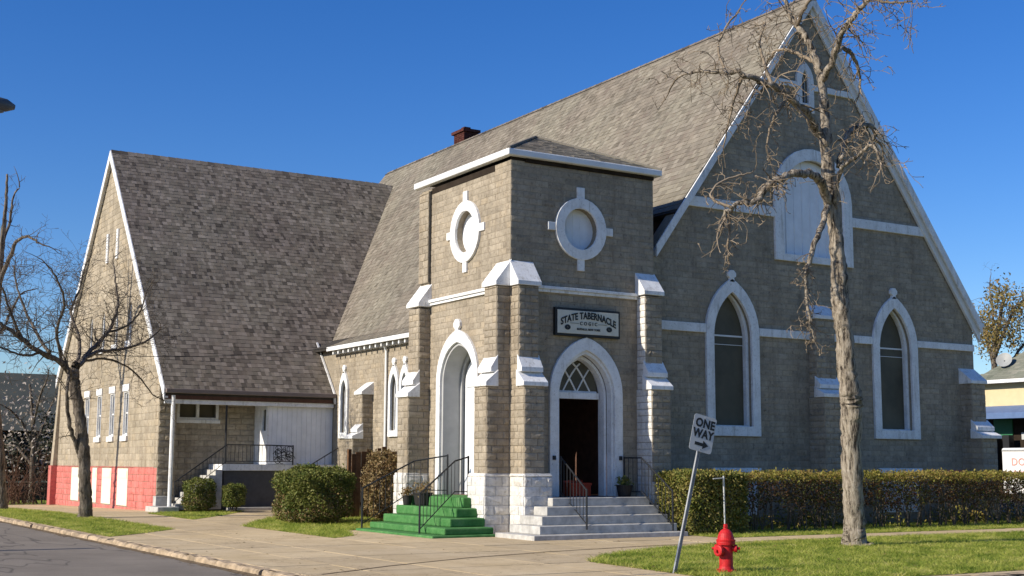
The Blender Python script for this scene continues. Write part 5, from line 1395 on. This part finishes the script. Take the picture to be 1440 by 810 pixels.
ll = [
 {'p': [(104, 530, 0, 4.80), (80, 508, -.6, 4.00), (50, 491, -1.2, 3.52), (25, 471, -1.6, 3.04), (0, 456, -2.0, 2.56), (-35, 440, -2.4, 1.92)], 'n': 8},
 {'p': [(106, 522, .1, 4.00), (120, 500, .8, 3.36), (140, 480, 1.8, 2.88), (158, 455, 2.8, 2.40), (165, 425, 3.5, 1.92), (162, 395, 4.0, 1.44), (160, 372, 4.4, 0.96)], 'n': 8},
 {'p': [(110, 515, .1, 3.20), (130, 497, .9, 2.56), (160, 492, 2.2, 2.08), (195, 485, 3.4, 1.60), (222, 468, 4.3, 1.12)], 'n': 8},
 {'p': [(75, 506, -.7, 2.72), (52, 470, -.3, 2.24), (36, 438, .1, 1.84), (26, 412, .4, 1.44), (20, 385, .6, 0.96)], 'n': 10},
 {'p': [(88, 513, -.4, 2.56), (80, 465, -.9, 2.24), (90, 430, -1.3, 1.84), (84, 400, -1.6, 1.44), (70, 376, -1.9, 0.96)], 'n': 10},
 {'p': [(106, 520, .2, 2.88), (112, 480, 1.0, 2.40), (100, 440, 1.6, 1.92), (112, 405, 2.0, 1.44), (118, 380, 2.3, 0.96)], 'n': 10},
 {'p': [(30, 474, -1.5, 2.08), (15, 440, -1.8, 1.76), (5, 410, -2.0, 1.28), (-10, 380, -2.2, 0.96)], 'n': 10},
 {'p': [(113, 640, 0, 3.20), (100, 606, -.3, 2.88), (95, 578, -.5, 2.72), (94, 552, -.6, 2.56), (96, 528, -.5, 2.24)], 'n': 2},
 {'p': [(150, 468, 2.4, 1.76), (178, 458, 3.2, 1.44), (196, 440, 3.8, 1.12), (205, 415, 4.2, 0.80)], 'n': 10},
 {'p': [(118, 508, .4, 1.92), (150, 505, 1.8, 1.52), (185, 520, 2.8, 1.20), (215, 555, 3.2, 0.88)], 'n': 6},
 {'p': [(60, 495, -1.0, 1.92), (35, 500, -1.8, 1.60), (10, 492, -2.4, 1.28), (-15, 480, -2.8, 0.96)], 'n': 8},
]
tree('bare grey street tree in the kerb verge before the red based gable', atz(120, 728), dep(atz(120, 728)), lt, ll, (M['bark2'], M['twig2']), 9,
     dict(n=5, fwd=.6, up=.25, l=.95, lev=2, droop=.15, curl=.6, knob=0, kids=3, seg=.14), 'street_tree')
fp = atz(3, 716, gz(22.6))
ft = [(3, 722, 0, 9), (2, 690, 0, 6.5), (0, 640, 0, 6), (-6, 560, 0, 5.6), (-6, 470, 0, 5), (-2, 410, 0, 4.6), (1, 370, 0, 4), (4, 330, 0, 3.4), (8, 290, 0, 2.4), (10, 245, 0, 1.4)]
fl = [
 {'p': [(-1, 400, 0, 3.4), (14, 362, -.4, 2.8), (25, 338, -.7, 2.4), (42, 333, -1.0, 1.9), (54, 342, -1.2, 1.2)], 'n': 3, 'l': .7},
 {'p': [(3, 345, 0, 2.4), (14, 310, .4, 1.9), (18, 280, .6, 1.4), (28, 262, .8, 1)], 'n': 4, 'l': .6},
 {'p': [(-5, 440, 0, 3), (-30, 400, .4, 2.4), (-50, 360, .8, 1.6)], 'n': 3},
 {'p': [(-5, 480, 0, 2.6), (12, 445, .5, 2.2), (24, 420, .8, 1.5)], 'n': 3, 'l': .7},
]
tree('bare tree at the far left edge farther along the kerb', fp, dep(fp), ft, fl, (M['bark2'], M['twig2']), 15,
     dict(n=4, fwd=.7, up=.3, l=.9, lev=2, droop=.1, curl=.5, knob=0, kids=2, seg=.18), 'kerbside_tree')
# blossoming small tree in the yard on the left
mp_ = Vector((-2.9, 38.5, gz(38.5)))
mt = [(44, 706, 0, 6), (45, 690, 0, 4.4), (46, 650, 0, 3.6), (47, 610, 0, 3.2), (45, 575, 0, 2.4), (42, 540, 0, 1.4)]
ml = [{'p': [(46, 640, 0, 2.2), (60, 600, .4, 1.8), (72, 570, .8, 1.2)], 'n': 5}, {'p': [(46, 625, 0, 2.2), (28, 590, -.4, 1.8), (12, 575, -.8, 1.2)], 'n': 5},
      {'p': [(46, 600, 0, 2), (55, 560, -.6, 1.6), (68, 530, -1, 1)], 'n': 5}, {'p': [(46, 655, 0, 2), (25, 630, .5, 1.6), (8, 625, .8, 1)], 'n': 5}]
mg = tree('small tree with white blossom in the yard left of the gable', mp_, dep(mp_), mt, ml, (M['bark2'], M['twig2']), 21,
     dict(n=4, fwd=.6, up=.2, l=.8, lev=2, droop=0, curl=.5, knob=.0, kids=3, seg=.2), 'blossom_tree')
c = np.array([tuple(at(rng.uniform(2, 84), 600+rng.normal(0, 42), dep(mp_)+rng.normal(0, 1.1))) for _ in range(750)])
v_, f_ = leaf_cloud(c, .085); np_obj('blossom', v_, f_, M['blossom'], mg, 'stuff')
# twiggy brush against the far corner
br = thing('brush_thicket', 'reddish bare brush growing against the far corner of the gable', 'shrub', (-4.2, 34.9, gz(35)))
m = MB(); rr = random.Random(4)
for k in range(60):
    o = Vector((-4.3+rr.uniform(-.7, 1.2), 35.2+rr.uniform(-.6, 1.8), gz(35)))
    twig(m, o, Vector((rr.uniform(-.5, .5), rr.uniform(-.5, .5), 1.2)), .02, rr.uniform(1.6, 3.2), 1, rr, -.3, .6, 0, .25, 4, None)
tag(m.build('twigs', simple('red_brown_twig', (.13, .075, .05), .9, .1, .3, 3, isl=.3), br, fix=False), kind='stuff')
# budding tree behind the house on the right
yt_d = 82
yp = at(1402, 660, yt_d); yp.z = -.3
yt = [(1404, 668, 0, 8), (1403, 620, 0, 6), (1402, 560, 0, 5), (1398, 500, 0, 4.2), (1404, 460, 0, 3), (1410, 425, 0, 1.8)]
yl = [{'p': [(1400, 520, 0, 3), (1388, 480, .5, 2.2), (1380, 450, 1, 1.4)], 'n': 3}, {'p': [(1400, 500, 0, 3), (1415, 460, -.6, 2.2), (1428, 430, -1, 1.4)], 'n': 3},
      {'p': [(1402, 530, 0, 3), (1428, 500, .6, 2.2), (1450, 470, 1, 1.4)], 'n': 3}, {'p': [(1400, 480, 0, 2.4), (1396, 440, 1, 1.8), (1392, 405, 1.5, 1)], 'n': 3}]
yo = tree('tree with yellow brown spring leaves rising behind the cream house', yp, yt_d, yt, yl, (M['bark2'], M['twig2']), 31,
     dict(n=3, fwd=.6, up=.25, l=1.3, lev=2, droop=0, curl=.4, knob=0, kids=3, seg=.3), 'budding_tree')
c = []
for _ in range(3600):
    k = rng.integers(0, 9); cx = [1385, 1400, 1415, 1430, 1395, 1410, 1445, 1425, 1388][k]; cy = [450, 420, 415, 440, 470, 460, 430, 475, 480][k]
    c.append(tuple(at(cx+rng.normal(0, 8), cy+rng.normal(0, 12), yt_d+rng.normal(0, 1.4))))
v_, f_ = leaf_cloud(np.array(c), .10); np_obj('foliage', v_, f_, M['bud'], yo, 'stuff')

# ------------------------------------------------------------------ the house and van on the right
hx = 43.0; q0 = atx(1378, 538, hx); q1 = atx(1378, 572, hx); HY0, HY1, HE = -4.0, q0.y, q0.z
ho = thing('house', 'cream house with green grey hip roof and blue awning beyond the hedge', 'house', (hx+4, 4, -.3))
m = MB(); m.box(hx, hx+9, HY0, HY1, -.4, HE); m.build('wall', M['creamwall'], ho)
m = MB(); e = .45; zb = HE+.01; ap = atx(1447, 470, hx+4.5); zt = zb+3.4
rb = [(hx-e, HY0-e, zb), (hx+9+e, HY0-e, zb), (hx+9+e, HY1+e, zb), (hx-e, HY1+e, zb), (hx+4.5, HY0+4.5, zt), (hx+4.5, HY1-3.4, zt)]
m.add(rb, [(0, 1, 4), (1, 2, 5, 4), (2, 3, 5), (3, 0, 4, 5), (0, 1, 2, 3)]); hr = m.build('roof', M['greyroof'], ho)
m = MB(); m.box(hx-e-.1, hx-e, HY0-e, HY1+e, HE-.13, HE+.06); m.build('gutter', M['white'], ho, .02)
SHG.clear()
upr = Vector((4.5+e, 0, zt-zb)); nn = Vector((-upr.z, 0, upr.x)).normalized()
def keep_h(c):
    t = (c.z-zb)/(zt-zb); return HY0-e+4.95*t < c.y < HY1+e-3.85*t
shingles(Vector((hx-e, 6, zb))+nn*.006, (0, 1, 0), upr, HY1+e-6, upr.length, keep_h, hr, M['greyroof'], .3, .2, 41)
m = MB()
for p, u, up, n, par, mat, th in SHG:
    m.add([p+n*th, p+u+n*th, p+u+up+n*.004, p+up+n*.004, p, p+u], [(0, 1, 2, 3), (4, 5, 1, 0)])
tag(m.build('shingle_courses', M['greyroof'], hr, fix=False), kind='stuff')
az_ = q1.z
m = MB(); m.hexa([(hx-1.5, HY0, az_-.75), (hx, HY0, az_-.3), (hx, HY1-.2, az_-.3), (hx-1.5, HY1-.2, az_-.75), (hx-1.5, HY0, az_-.45), (hx, HY0, az_), (hx, HY1-.2, az_), (hx-1.5, HY1-.2, az_-.45)]); m.build('awning', M['blueaw'], ho, .02)
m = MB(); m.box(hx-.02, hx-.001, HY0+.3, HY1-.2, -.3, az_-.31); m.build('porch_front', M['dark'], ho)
g0, g1 = atx(1397, 590, hx-.1), atx(1424, 613, hx-.1)
m = MB(); m.box(hx-.10, hx-.025, g1.y, g0.y, g1.z, g0.z); m.build('green_blind', M['greenpanel'], ho)
g0, g1 = atx(1436, 608, hx-.1), atx(1446, 618, hx-.1)
m = MB(); m.box(hx-.08, hx-.025, g1.y, g0.y, g1.z, g0.z); m.build('notice', M['signface'], ho)
for px_ in (1403, 1420):
    g0, g1 = atx(px_-5, 612, hx-.6), atx(px_+5, 640, hx-.6)
    m = MB(); m.box(hx-.9, hx-.5, g1.y, g0.y, g1.z-1, g0.z); m.build('porch_chair_back', M['black'], ho)
dc = atx(1412, 506, hx+.6); df = atx(1417, 524, hx+.7)
ds = thing('satellite_dish', 'round grey satellite dish on a bent arm on the green grey roof', 'satellite dish', df)
cdir = Vector((-.80, -.35, .42)).normalized(); oc = dc
u_ = cdir.cross(Vector((0, 0, 1))).normalized(); v2 = u_.cross(cdir)
m = MB()
for i, (r_, h) in enumerate(((.0, -.10), (.17, -.085), (.33, -.03), (.43, .0), (.43, .02), (.33, -.01), (.0, -.08))):
    for k in range(20):
        a = 2*PI*k/20; m.v.append(tuple(oc+cdir*h+u_*r_*math.cos(a)+v2*r_*math.sin(a)))
for i in range(6):
    for k in range(20): m.f.append((i*20+k, i*20+(k+1) % 20, (i+1)*20+(k+1) % 20, (i+1)*20+k))
m.build('dish', simple('dish_grey', (.30, .31, .30), .5, .3, .1, 4), ds, fix=False)
m = MB(); m.tube([tuple(oc-cdir*.08), tuple(oc.lerp(df, .6)), tuple(df-Vector((0, 0, .3)))], .04, 7); m.build('arm', M['iron'], ds)
vx = 39.5; g0 = atx(1408, 630, vx); vy = g0.y; vz = g0.z
vn = thing('van', 'white box van with red lettering parked before the cream house', 'van', (vx+1, vy-3, -.25))
m = MB(); m.box(vx, vx+2.1, vy-5.0, vy, .25, vz); m.build('box_body', M['van'], vn, .08)
m = MB(); m.hexa([(vx+.1, vy-6.8, .25), (vx+2, vy-6.8, .25), (vx+2, vy-5.02, .25), (vx+.1, vy-5.02, .25), (vx+.1, vy-6.1, 1.8), (vx+2, vy-6.1, 1.8), (vx+2, vy-5.02, 1.95), (vx+.1, vy-5.02, 1.95)]); m.build('cab', M['van'], vn, .06)
m = MB(); m.box(vx+.08, vx+.098, vy-6.0, vy-5.2, 1.0, 1.6); m.build('window', M['pane'], vn)
for y in (vy-5.8, vy-1.2):
    m = MB(); m.lathe((vx+.12, y, .10), [(.12, -.1), (.38, -.1), (.38, .12), (.12, .12)], 18, 'x'); m.build('wheel', M['black'], vn)
m = MB(); m.box(vx-.03, vx-.005, vy-4.95, vy-.05, vz-.16, vz-.08); m.build('trim', M['galv'], vn)
FV = frame((vx-.008, 0, 0), (0, -1, 0), (-1, 0, 0))
g1 = atx(1433, 650, vx)
lettering('letters', 'DONS', .52, FV, -g1.y+.3, g1.z, .004, M['vanred'], vn)
lettering('letters', 'BAKERY', .34, FV, -g1.y+.3, g1.z-.55, .004, M['vanred'], vn)

# ------------------------------------------------------------------ left background: houses, hedge, fence
def bghouse(label, x0, x1, y0, y1, zw, zr, wallm, roofm):
    z0 = gz(y0)-.3; zw += z0; zr += z0
    t = thing('house', label, 'house', ((x0+x1)/2, (y0+y1)/2, z0))
    m = MB(); m.box(x0, x1, y0, y1, z0-.3, zw); m.build('wall', wallm, t)
    m = MB(); ym = (y0+y1)/2; e = .5
    m.add([(x0-e, y0-e, zw-.1), (x1+e, y0-e, zw-.1), (x1+e, y1+e, zw-.1), (x0-e, y1+e, zw-.1), (x0-e, ym, zr), (x1+e, ym, zr)], [(0, 1, 5, 4), (2, 3, 4, 5), (0, 3, 4), (1, 2, 5), (0, 1, 2, 3)]); m.build('roof', roofm, t)
    for k in range(4):
        x = x0+1.2+k*(x1-x0-2.4)/3
        m = MB(); m.box(x-.45, x+.45, y0-.06, y0-.001, z0+1.1, z0+2.5); w = m.build('window', M['white'], t)
        m = MB(); m.box(x-.37, x+.37, y0-.075, y0-.061, z0+1.18, z0+2.42); m.build('pane', M['pane'], w)
    for k in range(3):
        y = y0+1.2+k*(y1-y0-2.4)/2
        m = MB(); m.box(x0-.06, x0-.001, y-.45, y+.45, z0+1.1, z0+2.5); w = m.build('window', M['white'], t)
        m = MB(); m.box(x0-.075, x0-.061, y-.37, y+.37, z0+1.18, z0+2.42); m.build('pane', M['pane'], w)
    return t
darkroof = shingle_mat('grey_green_old_shingle', [(.07, .085, .075), (.10, .115, .10), (.085, .095, .085)])
bghouse('dark house with grey green roof behind the white blossom tree', -6.0, 9, 50, 60, 4.2, 7.6, M['darkhouse'], darkroof)
bghouse('pale two storey house beyond the far left tree', -8, 4, 84, 96, 6.2, 9.8, simple('grey_siding', (.34, .35, .36), .8, .2, .1, 2), darkroof)
fn = thing('yard_fence', 'low dark board fence across the far lawn at the left', 'fence', (-3, 46, gz(46)))
for k in range(44):
    x = -7.9+k*.26
    m = MB(); m.box(x, x+.25, 46, 46.03, gz(46)+.04, gz(46)+.95); m.build('plank', M['darkhouse'], fn)
m = MB(); m.box(-8, 3.6, 45.95, 46.08, gz(46)+.95, gz(46)+1.03); m.build('rail', M['galv'], fn)
def evergreen(label, x, y, rx, h, n):
    t = thing('evergreen', label, 'tree', (x, y, gz(y)-.2))
    a = rng.normal(size=(n, 3)); a /= np.linalg.norm(a, axis=1)[:,None]; r_ = rng.random(n)**.4
    lump = 1+.2*np.sin(a[:,0]*6+a[:,2]*9)+.15*np.sin(a[:,1]*8+a[:,2]*4)
    p = a*(r_*lump)[:,None]*[rx, rx, h*.47]+[x, y, gz(y)+h*.52]
    v_, f_ = leaf_cloud(p, .11); np_obj('crown', v_, f_, M['dkleaf'], t, 'stuff')
    m = MB(); m.tube([(x, y, gz(y)-.3), (x, y, gz(y)+h*.5)], [.16, .08], 8); m.build('trunk', M['bark2'], t)
evergreen('broad dark evergreen behind the yard fence, nearest the gable', .6, 47.5, 1.6, 5.2, 5000)
evergreen('dark evergreen in front of the dark house at the left edge', -4.8, 48.2, 1.5, 4.2, 4500)
evergreen('low dark evergreen between the two taller evergreens', -2.2, 47.6, 1.3, 3.2, 3600)
# a far belt of bare woods closing the horizon
tl = MB(); rr = random.Random(8)
for k in range(420):
    a = rr.uniform(R(15), R(100)); d = rr.uniform(150, 190); x, y = CAM.x+d*math.cos(a), CAM.y+d*math.sin(a); h = rr.uniform(4, 8); w = rr.uniform(2, 4)
    for q in range(7):
        cx, cy, cz = x+rr.uniform(-w, w), y+rr.uniform(-w, w), rr.uniform(.2, 1)*h-2
        s_ = rr.uniform(.8, 2.0); dd = [rand_dir(rr)*s_ for _ in range(3)]
        for _ in range(3):
            o = Vector((cx, cy, cz))+rand_dir(rr)*s_; tl.add([tuple(o+rand_dir(rr)*s_*.7) for _ in range(4)], [(0, 1, 2), (1, 2, 3)])
tag(tl.build('far_treeline', M['dkleaf'], fix=False), 'distant line of dark trees on the horizon', kind='stuff')
# service wire from across the street to the church eave
wa, wb = at(-160, 470, 36), Vector((2.8, 17.2, 5.75))
sw = thing('service_wire', 'thin dark service wire crossing before the gable and wing roof to the eave corner', 'wire', wb)
m = MB(); m.tube([tuple(wa.lerp(wb, t)-Vector((0, 0, 1.0*4*t*(1-t)*.45))) for t in np.linspace(0, 1, 24)], .011, 5); m.build('cable', M['iron'], sw)
# unseen pole across the street, added for the shadow it casts over the road
up_ = thing('bollard_post', 'unseen wooden pole across the street, added for its shadow on the road', 'post', (-19.2, 1.4, 0))
m = MB(); m.tube([(-19.2, 1.4, -.3), (-19.2, 1.4, 5.4)], [.15, .11], 10); m.build('pole', M['bark2'], up_)
